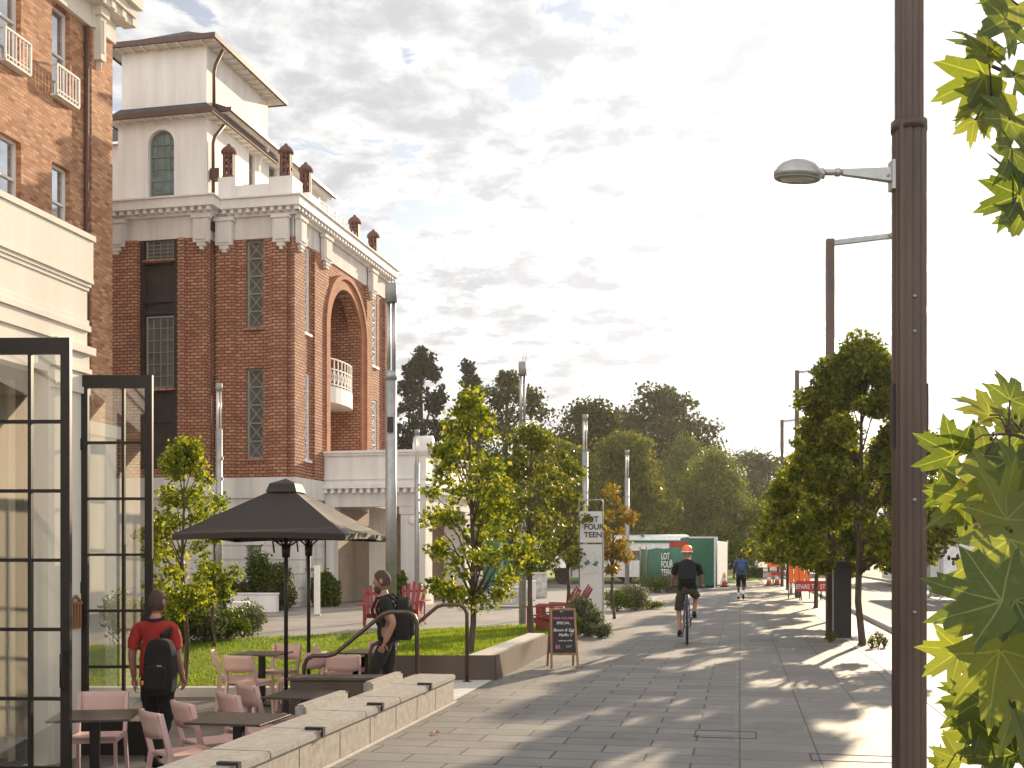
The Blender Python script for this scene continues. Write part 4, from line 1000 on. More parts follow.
def street_lamp(v,u,label,h=7.8,near=False):
    p=UV(v,u); o=empty('street_lamp',(p.x,p.y,0),0,label,'street lamp','brown street lamps along the kerb')
    mb=MB()
    if near:
        # ribbed brown column, two thicknesses
        def prof(z0,z1,r):
            vs_=[];n_=48
            for z in (z0,z1):
                for k in range(n_):
                    t=2*math.pi*k/n_; q=r*(1-.07*(math.cos(t*12)>.3)); q2=q/max(abs(math.cos(t)),abs(math.sin(t)))**.55; vs_.append((q2*math.cos(t)*.94,q2*math.sin(t)*.94,z))
            mb.add(vs_,[(k,(k+1)%n_,n_+(k+1)%n_,n_+k) for k in range(n_)]+[tuple(range(n_,2*n_))])
        prof(0,zc,.118); prof(zc,7.8,.098); mb.cyl(0,0,zc-.05,zc+.02,.127,n=24)
        mb.build('pole',M['pole_brown'],o)
        mb=MB(); mb.box(.10,.127,-.04,.04,2.38,2.84); mb.box(-.127,-.10,-.04,.04,2.38,2.84); mb.build('side_cover',M['black_steel'],o)
        for z in (1.2,2.0,3.2,3.45):
            mb=MB(); mb.tube([(0,-.105,z),(0,-.125,z)],.012,8); mb.build('bolt',M['frame_grey'],o)
    else:
        mb.box(-.07,.07,-.07,.07,0,h); mb.build('pole',M['pole_brown'],o)
        mb=MB(); mb.box(-.16,.16,-.012,.012,4.85,4.9); mb.build('bracket',M['pole_brown'],o)
        mb=MB(); mb.beam((0,0,h-.08),(1.15,0,h+.06),.11,.09); mb.beam((1.15,0,h+.06),(1.7,0,h+.12),.26,.07); mb.build('lamp_arm',M['steel'],o)
    return o
zc=1.6+(HZ-125)/F*8.3
un=0
Yn=8.3; pn=Vector((PX(909,Yn),Yn,0)); vn=pn.x*CT-pn.y*ST; unn=pn.x*ST+pn.y*CT
nl=street_lamp(vn,unn,'large brown lamp post in the right foreground with a round lamp head',near=True)
# arm & head
zl=1.6+(HZ-171)/F*Yn
mb=MB(); mb.M=Matrix.Identity(4)
mb.add([(-.12,-.03,zl+.02),(-.12,.03,zl+.02),(-.12,.03,zl-.08),(-.12,-.03,zl-.08),(-.48,-.022,zl+.04-.03),(-.48,.022,zl+.01),(-.48,.022,zl-.03),(-.48,-.022,zl-.03)],[(0,3,2,1),(4,5,6,7),(0,1,5,4),(1,2,6,5),(2,3,7,6),(3,0,4,7)])
mb.tube([(-.46,0,zl-.01),(-.64,0,zl-.01)],.022,12); mb.tube([(-.50,0,zl-.01),(-.53,0,zl-.01)],.03,12); mb.tube([(-.62,0,zl-.012),(-.64,0,zl-.012)],.032,12)
mb.tube([(-.16,-.035,zl-.04),(-.16,.035,zl-.04)],.012,8)
mb.box(-.135,-.11,-.05,.05,zl-.14,zl+.07)
mb.build('lamp_arm',M['alu'],nl)
mb=MB(); mb.lathe([(.0,-.055),(.14,-.055),(.17,-.045),(.172,-.01),(.16,.0),(.155,.015),(.12,.05),(.07,.072),(.0,.08)],(0,0,0),32)
lh=mb.build('lamp_head',M['alu'],nl); lh.location=(-.80,0,zl+.0); lh.rotation_euler=(R(8),R(4),0)
mb=MB(); mb.tube([(.14,0,-.01),(.19,0,-.01)],.035,12); mb.build('joint',M['alu'],lh)
mb=MB(); mb.lathe([(0,-.062),(.10,-.068),(.135,-.060),(.138,-.05)],(0,0,0),28); mb.build('lens',M['lens'],lh)
mb=MB(); mb.lathe([(.136,-.062),(.15,-.066),(.165,-.058),(.165,-.05)],(0,0,0),28); mb.build('rim',M['frame_grey'],lh)
street_lamp(PX(830,22.7)*CT-22.7*ST,PX(830,22.7)*ST+22.7*CT,'brown street lamp post rising out of the nearest street tree',7.85)
street_lamp(PX(797,44)*CT-44*ST,PX(797,44)*ST+44*CT,'second brown street lamp post further down the kerb',8.7)
street_lamp(PX(782,60)*CT-60*ST,PX(782,60)*ST+60*CT,'farthest brown street lamp post, mostly hidden by street trees',8.7)
# black service cabinet
p=P(842,0,22.2); cab=empty('service_cabinet',(p.x,22.2,0),-TH,'tall black service cabinet between two street trees at the kerb','cabinet')
mb=MB(); mb.bbox(-.16,.16,-.18,.18,0,1.5,.012); mb.build('housing',M['black_steel'],cab)
mb=MB(); mb.box(-.175,-.161,-.1,.1,.15,1.4); mb.build('door_panel',M['steel'],cab)
mb=MB(); mb.box(-.19,.19,-.21,.21,0,.03); mb.build('plinth',M['frame_grey'],cab)

# ------------------------------------------------------------------ trees
def unit(rs,n):
    d=rs.normal(size=(n,3)); return d/np.linalg.norm(d,axis=1,keepdims=True)
def leafcloud(clusters,n,size,seed,name,m,parent,droop=0.0,aspect=.7,shell=.55,svar=.4):
    rs=np.random.RandomState(seed); C0=np.array([c for c,r in clusters],dtype=float); Rr=np.array([r for c,r in clusters],dtype=float)
    if Rr.ndim==1: Rr=np.stack([Rr]*3,1)
    wts=(Rr.prod(1))**(2/3.); wts/=wts.sum(); k=rs.choice(len(C0),n,p=wts)
    d=unit(rs,n); rad=rs.uniform(0,1,n)**(shell/1.3); rad=rad*rs.uniform(.75,1.12,n)
    C=C0[k]+d*Rr[k]*rad[:,None]
    a=unit(rs,n); a[:,2]-=droop*1.2; a/=np.linalg.norm(a,axis=1,keepdims=True)
    b=np.cross(a,unit(rs,n)); b/=np.linalg.norm(b,axis=1,keepdims=True)
    s=size*rs.uniform(1-svar,1+svar,n)
    return quadcloud(name,m,C,b*(s*aspect)[:,None]*.8,a*s[:,None]*.5,parent)
def tree(name,loc,h,cr,z0,nleaf,lsize,leaf,bark,seed,label,cat='tree',group=None,trunk_r=.04,ncl=40,clr=.35,shape='oval',lean=0,droop=0,limbs=14,shell=.6):
    rs=random.Random(seed); t=empty(name,loc,0,label,cat,group)
    cl=[]
    H=h-z0
    tries=0
    while len(cl)<ncl and tries<9000:
        tries+=1
        f=rs.random(); z=z0+f*H
        if shape=='oval': e=math.sin(math.pi*min(1,max(0,(f*.9+.08))))**.7
        elif shape=='cone': e=(1-f)**.8*1.0+.05
        elif shape=='round': e=math.sqrt(max(0,1-(2*f-1)**2))
        elif shape=='flame': e=(math.sin(math.pi*min(1,(f*.95+.05)**.7)))**.9
        elif shape=='street': e=min(1,f*5+.35)*(1-f**1.7)**.75+.06
        elif shape=='broad': e=math.sqrt(max(0,1-(f**2)))*.98
        else: e=1
        e*=rs.uniform(.75,1.1)
        a=rs.uniform(0,2*math.pi); q=math.sqrt(rs.uniform(.12,1))*cr*e
        c=(q*math.cos(a)+lean*f,q*math.sin(a),z)
        r=clr*rs.uniform(.6,1.3)*(1-.4*f if shape in('cone','flame') else 1)
        cl.append((c,(r,r,r*.75 if not droop else r*1.5)))
    top=(lean,0,h-clr*.5)
    mb=MB(); tp=[Vector((0,0,-.05)),Vector((trunk_r*.3,0,.05)),Vector((rs.uniform(-.02,.02)*h,rs.uniform(-.02,.02)*h,z0*.6)),Vector((lean*.3+rs.uniform(-.02,.02)*h,rs.uniform(-.02,.02)*h,z0+H*.3)),Vector((lean*.7,0,z0+H*.65)),Vector((lean,0,h-clr))]
    mb.tube(tp,[trunk_r*1.5,trunk_r*1.15,trunk_r,trunk_r*.8,trunk_r*.45,trunk_r*.15],10)
    def on(z):
        for a,b in zip(tp[:-1],tp[1:]):
            if a.z<=z<=b.z: return a.lerp(b,(z-a.z)/(b.z-a.z))
        return tp[-1]
    for c,r in rs.sample(cl,min(limbs,len(cl))):
        c=Vector(c); zb=max(z0*.97,c.z-(.5+.5*rs.random())*math.hypot(c.x,c.y)*1.1-.1*H); b=on(min(zb,h-clr*1.2)); m_=b.lerp(c,.5)+Vector((0,0,.06*H*(-1 if droop else 1)))
        rr=trunk_r*.42*(1-.5*min(1,(b.z-z0)/H)); mb.tube([b,m_,c],[rr,rr*.6,rr*.2],6)
    mb.build('trunk',bark,t)
    leafcloud(cl,nleaf,lsize,seed,'crown',leaf,t,droop=droop*.8,shell=shell)
    return t

# plaza trees
tree('young_tree',(PX(470,16.3),16.3,.2),3.72,.84,.75,6600,.072,M['leaf_birch'],M['bark'],11,'young yellow green tree on the lawn right of the walking man',group='young plaza trees',trunk_r=.042,ncl=84,clr=.2,shape='street',limbs=34)
tree('young_tree',(PX(531,21.9),21.9,.05),4.0,.78,1.3,6500,.074,M['leaf_mix'],M['bark'],12,'slender tree with mixed green and gold leaves at the lawn tip',group='young plaza trees',trunk_r=.045,ncl=70,clr=.25,shape='oval',limbs=26)
tree('young_tree',(PX(566,26.0),26.0,0),4.0,.62,1.3,3000,.09,M['leaf_mix'],M['bark'],13,'thin tree just left of the white sign totem',group='young plaza trees',trunk_r=.04,ncl=34,clr=.26,limbs=18)
tree('young_tree',(PX(614,29.5),29.5,0),3.3,.55,1.0,2300,.09,M['leaf_orange'],M['bark'],14,'small orange leaved tree right of the white sign totem',group='young plaza trees',trunk_r=.035,ncl=30,clr=.24,limbs=18)
tree('young_tree',(PX(184,17.5),17.5,-.45),3.72,.72,1.2,6000,.07,M['leaf_birch'],M['bark'],15,'young bright leaved tree behind the red shirted man',group='young plaza trees',trunk_r=.035,ncl=46,clr=.24,limbs=22)
tree('young_tree',(PX(214,21),21,0),2.7,.45,.7,2300,.08,M['leaf_birch'],M['bark'],16,'low leafy tree beside the slim pole left of the umbrella',group='young plaza trees',trunk_r=.025,ncl=26,clr=.22,limbs=14)
# street trees
sp_=[(2.15,21.55,5.35,1.8,61,52000,'nearest dense street tree at the kerb, reaching behind the lamp post'),
     (2.2,29.3,5.2,1.55,62,28000,'second street tree from the big lamp post, mostly behind the first'),
     (2.3,36.8,5.2,1.6,63,22000,'third street tree along the kerb, beside the red road sign'),
     (2.2,45.5,5.4,1.6,64,12000,'fourth street tree along the kerb'),
     (2.2,56,5.5,1.8,65,10000,'fifth street tree along the kerb, far down the path'),
     (2.2,70,5.8,1.9,66,6000,'sixth street tree along the kerb, far down the path'),
     (2.2,88,6.2,2.2,67,5000,'last street tree along the kerb in the distance')]
for v,u,h,cr,sd_,nl_,lab in sp_:
    p=UV(v,u); tree('street_tree',(p.x,p.y,0),h,cr,1.3,nl_,.055+.0016*u,M['leaf_plane'],M['bark'],sd_,lab,group='street trees along the kerb',trunk_r=.06,ncl=110,clr=.34,shape='street',limbs=30,shell=.75)
# background trees : name, px, Y, top py, crown width px, z0 m, leaf, shape
bgs=[('hoop_pine',421,88,350,66,3.0,'leaf_pine','oval','tall dark pine behind the portico',120,1.0,5200,.6,0),
 ('hoop_pine',468,92,364,60,3.5,'leaf_pine','cone','dark pine tip showing above the nearest young tree',70,1.3,4200,.75,0),
 ('gum_tree',507,84,376,100,4.0,'leaf_dark','round','open dark tree behind the tall grey light pole',60,1.3,4200,.55,0),
 ('fig_tree',583,78,410,104,3.0,'leaf_dark','round','rounded dark tree behind the slim pole at the totem',70,1.7,9000,.5,0),
 ('gum_tree',664,98,391,110,4.0,'leaf_dark','round','tallest dark tree behind the green container',60,2.1,8000,.7,0),
 ('leafy_tree',560,66,448,100,1.5,'leaf_mid','broad','mid green tree low behind the orange leaved tree',60,1.5,7000,.42,0),
 ('leafy_tree',625,70,440,112,1.0,'leaf_mid','broad','bright green broad tree behind the long white bus',60,1.6,8000,.42,0),
 ('willow_tree',712,84,462,96,1.0,'leaf_willow','broad','pale drooping willow behind the distant walker',70,1.5,9500,.42,.9),
 ('willow_tree',682,92,446,84,1.0,'leaf_willow','broad','pale drooping willow behind the green container',60,1.6,7500,.45,.8),
 ('leafy_tree',748,120,456,84,3.0,'leaf_dark','round','dark far tree left of the street tree row',44,2.0,4200,.6,0),
 ('leafy_tree',782,130,462,100,3.0,'leaf_mid','round','far green tree behind the street tree row',44,2.1,4200,.65,0),
 ('leafy_tree',520,74,470,90,1.0,'leaf_dark','broad','dark tree low behind the lawn tip',50,1.7,6000,.45,0),
 ('leafy_tree',455,70,468,60,1.0,'leaf_dark','broad','dark tree beside the portico end',40,1.6,4000,.45,0),
 ('leafy_tree',835,110,478,110,2.0,'leaf_dark','broad','dark far tree across the road behind the lamp post',50,2.1,5000,.65,0),
 ('leafy_tree',930,72,492,110,1.2,'leaf_dark','broad','dark tree behind the shelter across the road',50,1.7,6000,.5,0),
 ('leafy_tree',1010,64,470,120,1.2,'leaf_dark','broad','dark tree across the road at the right edge',50,1.7,6000,.5,0)]
for i,(nm,px,Y,py,wpx,z0,lf_,sh,lab,nc,cr_,nlv,ls,dr) in enumerate(bgs):
    h=1.6+(HZ-py)/F*Y; cr=wpx/2/F*Y
    tree(nm,(PX(px,Y),Y,0),h,cr,z0,int(nlv*3.0),ls*.5,M[lf_],M['bark_dark'],200+i,lab,trunk_r=.35,ncl=int(nc*1.7),clr=cr_*.68,shape=sh,droop=dr,limbs=20,shell=.75)
# far wood on the horizon
cl=[]
for k in range(150):
    x=-110+k*2.6+rnd.uniform(-2,2); Y=150+rnd.uniform(-10,25); cl.append(((x,Y,rnd.uniform(1.5,6.5)),(4.5,3,3.4)))
o=leafcloud(cl,26000,1.0,999,'far_wood',M['leaf_dark'],None); tag(o,'belt of far trees along the horizon','wood',kind='stuff')

# shrubs
def shrub(px,Y,w_,h,leaf,label,seed,n=900,ls=.07,name='shrub',z=0,dy=None,group=None,up=False):
    rs=random.Random(seed); t=empty(name,(PX(px,Y),Y,z),0,label,'shrub',group)
    cl=[]
    for k in range(16):
        a=rs.uniform(0,6.28); q=math.sqrt(rs.random())*w_*.36; cl.append(((q*math.cos(a),q*math.sin(a)*(dy or 1),h*rs.uniform(.22,.70)),(w_*.27,w_*.27,h*.33)))
    leafcloud(cl,int(n*2.2),ls*.75,seed,'foliage',leaf,t,droop=(-.9 if up else 0),shell=.7)
    mb=MB()
    for k in range(7):
        c=Vector(cl[k][0]); mb.tube([(0,0,-.03),c*.5,c],[.014,.01,.004],5)
    mb.build('stems',M['bark'],t); return t
gs='garden shrubs along the path'
shrub(587,23.2,.75,.85,M['leaf_grey'],'grey green feathery shrub at the foot of the totem',31,1500,.09,group=gs,up=True)
shrub(600,22.6,.55,.32,M['leaf_grey'],'low silvery cushion shrub at the foot of the totem',32,900,.05,group=gs)
shrub(571,22.4,.45,.55,M['leaf_hedge'],'small bright green shrub behind the chalkboard sign',33,800,.06,group=gs)
shrub(617,33.6,1.1,.75,M['leaf_hedge'],'rounded dark green shrub below the orange leaved tree',34,1400,.07,group=gs)
shrub(636,34.2,.95,.78,M['leaf_grey'],'rounded pale green shrub beside the dark rounded one',35,1400,.08,group=gs,up=True)
shrub(649,35,1.0,.25,M['leaf_hedge'],'flat ground cover plant at the tip of the garden bed',36,700,.06,group=gs)
shrub(655,50,1.3,.8,M['leaf_hedge'],'dark round shrub in front of the green banner fence',37,1100,.1,group=gs)
shrub(668,50.5,1.2,.95,M['leaf_grey'],'pale round shrub in front of the green banner fence',38,1100,.1,group=gs,up=True)
shrub(680,51.5,1.0,.4,M['leaf_grey'],'low grey plant in front of the green banner fence',39,600,.08,group=gs)
g2='shrubs beside the lawn'
for i,(px,Y,w_,h,lf_,lab) in enumerate([(160,20.6,1.1,.9,'leaf_hedge','bright leafy shrub left of the young tree trunk'),(183,21.2,1.0,.85,'leaf_hedge','green shrub directly behind the young tree trunk'),(205,21.5,1.0,.7,'leaf_grey','grey green shrub left of the slim pole'),(228,22,1.0,.65,'leaf_hedge','low green shrub right of the slim pole'),(243,22.8,.8,.75,'leaf_grey','feathery grass clump nearest the low white wall'),
   (128,20.5,1.2,1.1,'leaf_hedge','shrub seen through the glass door leaf')]):
    shrub(px,Y,w_,h,M[lf_],lab,50+i,1300,.08,group=g2,up=(lf_=='leaf_grey'))
g3='planting in front of the brick building'
for i,(px,Y,w_,h,lf_,lab) in enumerate([(236,34.2,1.5,.9,'leaf_dark','dark hedge clump at the left of the building front'),(255,34.4,1.6,.85,'leaf_dark','dark hedge clump under the lattice window'),(275,34.2,1.3,.9,'leaf_dark','dark hedge clump left of the umbrella pole'),
   (262,34.8,1.0,2.0,'leaf_hedge','tall leafy bush in front of the lattice window'),(276,34.6,.9,1.55,'leaf_hedge','leafy bush beside the umbrella pole'),(329,36.5,.7,1.2,'leaf_hedge','bright broad leaved plant by the portico'),(318,36.3,.5,1.0,'leaf_hedge','small bright plant left of the portico opening'),(398,37,.5,1.1,'leaf_hedge','bright plant at the portico pier')]):
    shrub(px,Y,w_,h,M[lf_],lab,70+i,1300,.13 if i<5 else .2,group=g3)
# kerbside weeds round the nearest street tree
for i,(px,py,h,lab) in enumerate([(831,642,.22,'small weed in front of the black cabinet'),(872,648,.25,'weed tuft right of the nearest street tree'),(879,645,.3,'dry weed tuft nearest the big lamp post'),(884,647,.2,'lowest weed tuft at the kerb edge')]):
    Y=1.6*F/(py-HZ); shrub(px,Y,.22,h,M['leaf_hedge'],lab,90+i,120,.04,name='weed',group='weeds at the kerb')
# low white walls and planters in front of building
def boxthing(name,px0,px1,Y,dep,z0,z1,m,label,cat,rz=0,group=None):
    x0,x1=PX(px0,Y),PX(px1,Y); o=empty(name,((x0+x1)/2,Y,0),rz,label,cat,group); w_=(x1-x0)/2
    mb=MB(); mb.bbox(-w_,w_,0,dep,z0,z1-.05,.015); mb.build('body',m,o); mb=MB(); mb.bbox(-w_-.02,w_+.02,-.02,dep+.02,z1-.048,z1,.012); mb.build('cap',m,o); return o
boxthing('garden_wall',228,276,32.5,.4,0,.55,M['white'],'low white garden wall in front of the dark hedge','wall')
boxthing('garden_wall',226,246,27.0,.4,0,.52,M['white'],'nearer low white wall behind the feathery grass','wall')
boxthing('stone_bench',489.5,529,36,.9,.06,.62,M['marble'],'long veined stone bench nearest the lawn','bench',0,'stone blocks in the plaza')
boxthing('stone_bench',502,536,41.5,.8,.0,.7,M['stone_white'],'pale stone bench behind the veined bench','bench',0,'stone blocks in the plaza')
boxthing('stone_bench',533,547,44,1.2,.0,.95,M['marble'],'short veined stone block farthest from the lawn','bench',0,'stone blocks in the plaza')
boxthing('green_hoarding',483,545,60,.15,0,1.5,M['green'],'low green hoarding behind the stone benches','hoarding')
boxthing('green_kiosk',484,508,52,2,0,3.0,M['green_metal'],'green slatted kiosk behind the nearest young tree','kiosk')
# small stakes lamp bollards near portico
for i,(px,Y,lab) in enumerate([(452,36,'thin post in the bed beside the portico'),(476.5,42,'dark bollard left of the veined bench')]):
    o=empty('bollard',(PX(px,Y),Y,0),0,lab,'bollard','bollards in the plaza'); mb=MB(); mb.cyl(0,0,0,.95,.05); mb.build('post',M['black_steel'],o); mb=MB(); mb.cyl(0,0,.95,1.0,.06); mb.build('cap',M['black_steel'],o)
p=P(352,0,31); o=empty('info_post',(PX(317,31),31,0),0,'white upright marker post left of the portico opening','post'); mb=MB(); mb.bbox(-.08,.08,-.03,.03,0,1.35,.01); mb.build('panel',M['white'],o); mb=MB(); mb.box(-.1,.1,-.07,.07,0,.03); mb.build('foot',M['steel'],o)

# ------------------------------------------------------------------ umbrellas
def umbrella(x,y,label,s=2.06,ze=2.28,top=3.02,rz=-TH):
    o=empty('parasol',(x,y,-.5),rz,label,'parasol','black parasols on the terrace')
    h=s/2; mb=MB(); n=6
    apex=.12; pts=[]
    # four panels sagging slightly between ribs
    cs=[(-h,-h),(h,-h),(h,h),(-h,h)]
    for i in range(4):
        a=Vector((*cs[i],ze)); b=Vector((*cs[(i+1)%4],ze)); ta=Vector((cs[i][0]*apex,cs[i][1]*apex,top-.1)); tb=Vector((cs[(i+1)%4][0]*apex,cs[(i+1)%4][1]*apex,top-.1))
        vs_=[];fs=[]
        for j in range(n+1):
            for k in range(n+1):
                q=a.lerp(b,k/n).lerp(ta.lerp(tb,k/n),j/n); q.z-=.05*math.sin(math.pi*k/n)*math.sin(math.pi*j/n)**.5 if 0<j<n and 0<k<n else 0
                if j==0: q.z+=.03*math.sin(math.pi*k/n)
                vs_.append(q)
        for j in range(n):
            for k in range(n): fs.append((j*(n+1)+k,j*(n+1)+k+1,(j+1)*(n+1)+k+1,(j+1)*(n+1)+k))
        mb.add(vs_,fs,False)
        vs2=[v.copy() for v in vs_[:n+1]]+[v-Vector((0,0,.07)) for v in vs_[:n+1]]
        mb.add(vs2,[(k+n+1,k+n+2,k+1,k) for k in range(n)])
    can=mb.build('canopy',M['fabric_black'],o)
    sm=can.modifiers.new('thick','SOLIDIFY'); sm.thickness=.006; sm.offset=-1
    mb=MB()
    c2=h*.19
    for i in range(4):
        a=Vector((*[q*.19 for q in cs[i]],top-.13)); b=Vector((*[q*.19 for q in cs[(i+1)%4]],top-.13)); a2=Vector((a.x*.8,a.y*.8,top-.02)); b2=Vector((b.x*.8,b.y*.8,top-.02)); t_=Vector((0,0,top+.05))
        mb.add([a,b,b2,a2],[(0,1,2,3)]); mb.add([a2,b2,t_],[(0,1,2)])
    v_=mb.build('vent_cap',M['fabric_black'],can); sm=v_.modifiers.new('thick','SOLIDIFY'); sm.thickness=.01; sm.offset=-1
    mb=MB(); mb.cyl(0,0,.05,top-.05,.026); mb.cyl(0,0,ze-.28,ze-.1,.05,.06); mb.build('pole',M['black_steel'],o)
    for i in range(4):
        mb=MB(); mb.beam((0,0,top-.12),(cs[i][0]*.98,cs[i][1]*.98,ze-.015),.022,.03); mb.build('rib',M['black_steel'],o)
        mb=MB(); mb.beam((0,0,ze-.16),(cs[i][0]*.52,cs[i][1]*.52,ze+.30),.016,.02); mb.build('strut',M['black_steel'],o)
    mb=MB(); mb.lathe([(.24,0),(.24,.05),(.06,.08),(.045,.25)],(0,0,0),20); mb.build('base',M['black_steel'],o)
    mb=MB(); mb.tube([(-.15,-.1,ze-.0),(-.12,-.11,ze-.22)],.012,6); mb.build('strap',M['fabric_black'],o)
    return o
Yu=14.85
umbrella(PX(286,Yu),Yu,'square black canvas parasol open over the terrace tables',s=2.15,ze=2.36,top=3.05,rz=-R(7))
umbrella(PX(313,17.0)-.02,16.75,'second black parasol hidden behind the first, only its pole clear',s=1.55,ze=2.38,top=2.85)

# ------------------------------------------------------------------ chairs / tables
def make_chair():
    o=empty('cafe_chair',(0,0,0),0,'x','chair','pink cafe chairs on the terrace')
    mb=MB(); n=8; vs_=[];fs=[]
    for j in range(n+1):
        for i in range(n+1):
            x=(-.21+.42*i/n)*(1-.08*j/n*0); y=-.20+.42*j/n; z=.445-.018*math.sin(math.pi*i/n)*math.sin(math.pi*j/n)+(.012 if j==n else 0)
            vs_.append((x,y,z)); 
    m_=len(vs_); vs_+=[(a,b,c-.02) for a,b,c in vs_]
    for j in range(n):
        for i in range(n):
            a=j*(n+1)+i; fs+=[(a,a+1,a+n+2,a+n+1),(a+m_,a+m_+n+1,a+m_+n+2,a+m_+1)]
    for i in range(n):
        fs+=[(i,i+m_,i+1+m_,i+1),(n*(n+1)+i,n*(n+1)+i+1,n*(n+1)+i+1+m_,n*(n+1)+i+m_),(i*(n+1),(i+1)*(n+1),(i+1)*(n+1)+m_,i*(n+1)+m_),(i*(n+1)+n,i*(n+1)+n+m_,(i+1)*(n+1)+n+m_,(i+1)*(n+1)+n)]
    mb.add(vs_,fs,False); mb.box(-.205,.205,.19,.215,.395,.43); mb.box(-.21,-.185,-.19,.2,.395,.43); mb.box(.185,.21,-.19,.2,.395,.43)
    mb.build('seat',M['pink'],o)
    mb=MB(); vs_=[];fs=[]
    for s_ in (0,1):
        for j in range(5):
            for i in range(n+1):
                x=-.215+.43*i/n; y=-.255-.035*math.sin(math.pi*i/n)-.035*j/4-(.016 if s_ else 0); z=.60+.21*j/4-(.018*math.sin(math.pi*i/n) if j==0 else 0)
                vs_.append((x,y,z))
    m_=5*(n+1)
    for j in range(4):
        for i in range(n): a=j*(n+1)+i; fs+=[(a,a+n+1,a+n+2,a+1),(a+m_,a+m_+1,a+m_+n+2,a+m_+n+1)]
    for i in range(n): fs+=[(i,i+1,i+1+m_,i+m_),(4*(n+1)+i,4*(n+1)+i+m_,4*(n+1)+i+1+m_,4*(n+1)+i+1)]
    for j in range(4): fs+=[(j*(n+1),j*(n+1)+m_,(j+1)*(n+1)+m_,(j+1)*(n+1)),(j*(n+1)+n,(j+1)*(n+1)+n,(j+1)*(n+1)+n+m_,j*(n+1)+n+m_)]
    mb.add(vs_,fs,True); mb.build('backrest',M['pink'],o)
    for s_ in (-1,1):
        mb=MB(); mb.beam((s_*.215,-.29,.80),(s_*.212,-.20,.44),.032,.045,up=(0,1,0)); mb.beam((s_*.212,-.203,.45),(s_*.225,-.27,0),.03,.042,up=(0,1,0)); mb.build('leg',M['pink'],o)
        mb=MB(); mb.beam((s_*.2,.19,.43),(s_*.215,.235,0),.028,.036,up=(0,1,0)); mb.build('leg',M['pink'],o)
    return o
def make_table(w_=.68):
    o=empty('cafe_table',(0,0,0),0,'x','table','dark square cafe tables on the terrace'); h=w_/2
    mb=MB(); mb.bbox(-h,h,-h,h,.705,.725,.006); mb.build('tabletop',M['tabletop'],o)
    mb=MB(); mb.bbox(-.04,.04,-.04,.04,.02,.703,.004); mb.box(-.2,.2,-.02,.02,.69,.704); mb.box(-.02,.02,-.2,.2,.69,.7035); mb.build('column',M['black_steel'],o)
    mb=MB(); mb.bbox(-.22,.22,-.22,.22,0,.02,.005); mb.build('base',M['black_steel'],o)
    return o
ch0=make_chair(); first=True
def put_chair(px,Y,deg,label):
    """deg: heading of the seat front, 0 = away from camera (+Y), 90 = right (+X)"""
    global first
    loc=(PX(px,Y),Y,-.498); rz=-R(deg)
    if first:
        first=False; ch0.location=loc; ch0.rotation_euler=(0,0,rz); ch0['label']=label; return ch0
    return dup(ch0,loc,rz,label)
tb0=make_table(); tfirst=True
def put_table(px,Y,label,rz=-TH):
    global tfirst
    loc=(PX(px,Y),Y,-.498)
    if tfirst: tfirst=False; tb0.location=loc; tb0.rotation_euler=(0,0,rz); tb0['label']=label; return tb0
    return dup(tb0,loc,rz,label)
put_table(239,9.75,'dark square table in front of the umbrella pole, nearest the granite wall')
put_table(306,11.45,'dark square table just left of the bronze stair cheek')
put_table(95,9.95,'dark square table beside the open glass doors',R(10))
put_table(262,16.3,'dark square table at the lawn edge left of the umbrella pole')
put_table(368,16.6,'dark square table at the lawn edge behind the front handrail')
put_chair(184,9.75,52,'pink chair nearest the camera, left side of the front table')
put_chair(213,10.35,52,'pink chair second from front, behind the nearest one')
put_chair(97,10.65,172,'pink chair beside the red shirted man, facing the glass door table')
put_chair(256,11.0,52,'pink chair behind the front table, left of a pair')
put_chair(273,11.75,52,'pink chair behind the front table, right of a pair')
put_chair(236,15.8,75,'pink chair seen side on at the lawn edge, leftmost there')
put_chair(250,15.2,20,'pink chair with its back to us at the lawn edge, left of the umbrella pole')
put_chair(277,16.6,200,'pink chair facing us across the lawn edge table behind the umbrella pole')
put_chair(300,15.6,-60,'pink chair turned left just right of the umbrella pole')
put_chair(336,16.6,75,'pink chair seen side on behind the front handrail')
put_chair(350,15.3,10,'pink chair with its back to us behind the front handrail')
put_chair(378,17.05,190,'pink chair farthest back on the terrace, next to the walking man')

def adirondack(px,Y,deg,label,z=0):
    o=empty('garden_chair',(PX(px,Y),Y,z),-R(deg),label,'chair','red slatted garden chairs')
    mb=MB()
    for k in range(5):
        x=-.2+.1*k; t=(k-2)*.03; h=1.0-.05*abs(k-2)
        mb.beam((x*.9,-.28,.28),(x*1.35,-.28-.32,h),.082,.02,up=(0,1,0))
    mb.beam((-.22,-.40,.5),(.22,-.40,.5),.02,.06); mb.beam((-.25,-.53,.78),(.25,-.53,.78),.02,.06)
    mb.build('backrest',M['red_wood'],o)
    mb=MB()
    for k in range(5): mb.beam((-.26,-.25+.13*k,.27+.028*k),(.26,-.25+.13*k,.27+.028*k),.11,.02)
    mb.build('seat',M['red_wood'],o)
    for s_ in (-1,1):
        mb=MB(); mb.box(s_*.37-.07,s_*.37+.07,-.4,.4,.56,.585); mb.build('armrest',M['red_wood'],o)
        mb=MB(); mb.box(s_*.29-.015,s_*.29+.03,.28,.38,0,.56); mb.build('leg',M['red_wood'],o)
        mb=MB(); mb.beam((s_*.27,.36,.33),(s_*.27,-.62,.04),.025,.11); mb.beam((s_*.29,-.36,.0+.1),(s_*.29,-.36,.56),.03,.07); mb.build('leg',M['red_wood'],o)
    return o
adirondack(378,24.6,170,'red slatted garden chair just behind the walking man')
adirondack(409,26.5,188,'red slatted garden chair between two light poles')
adirondack(549,23.6,-70,'red slatted garden chair behind the chalkboard sign, left of a pair',0)
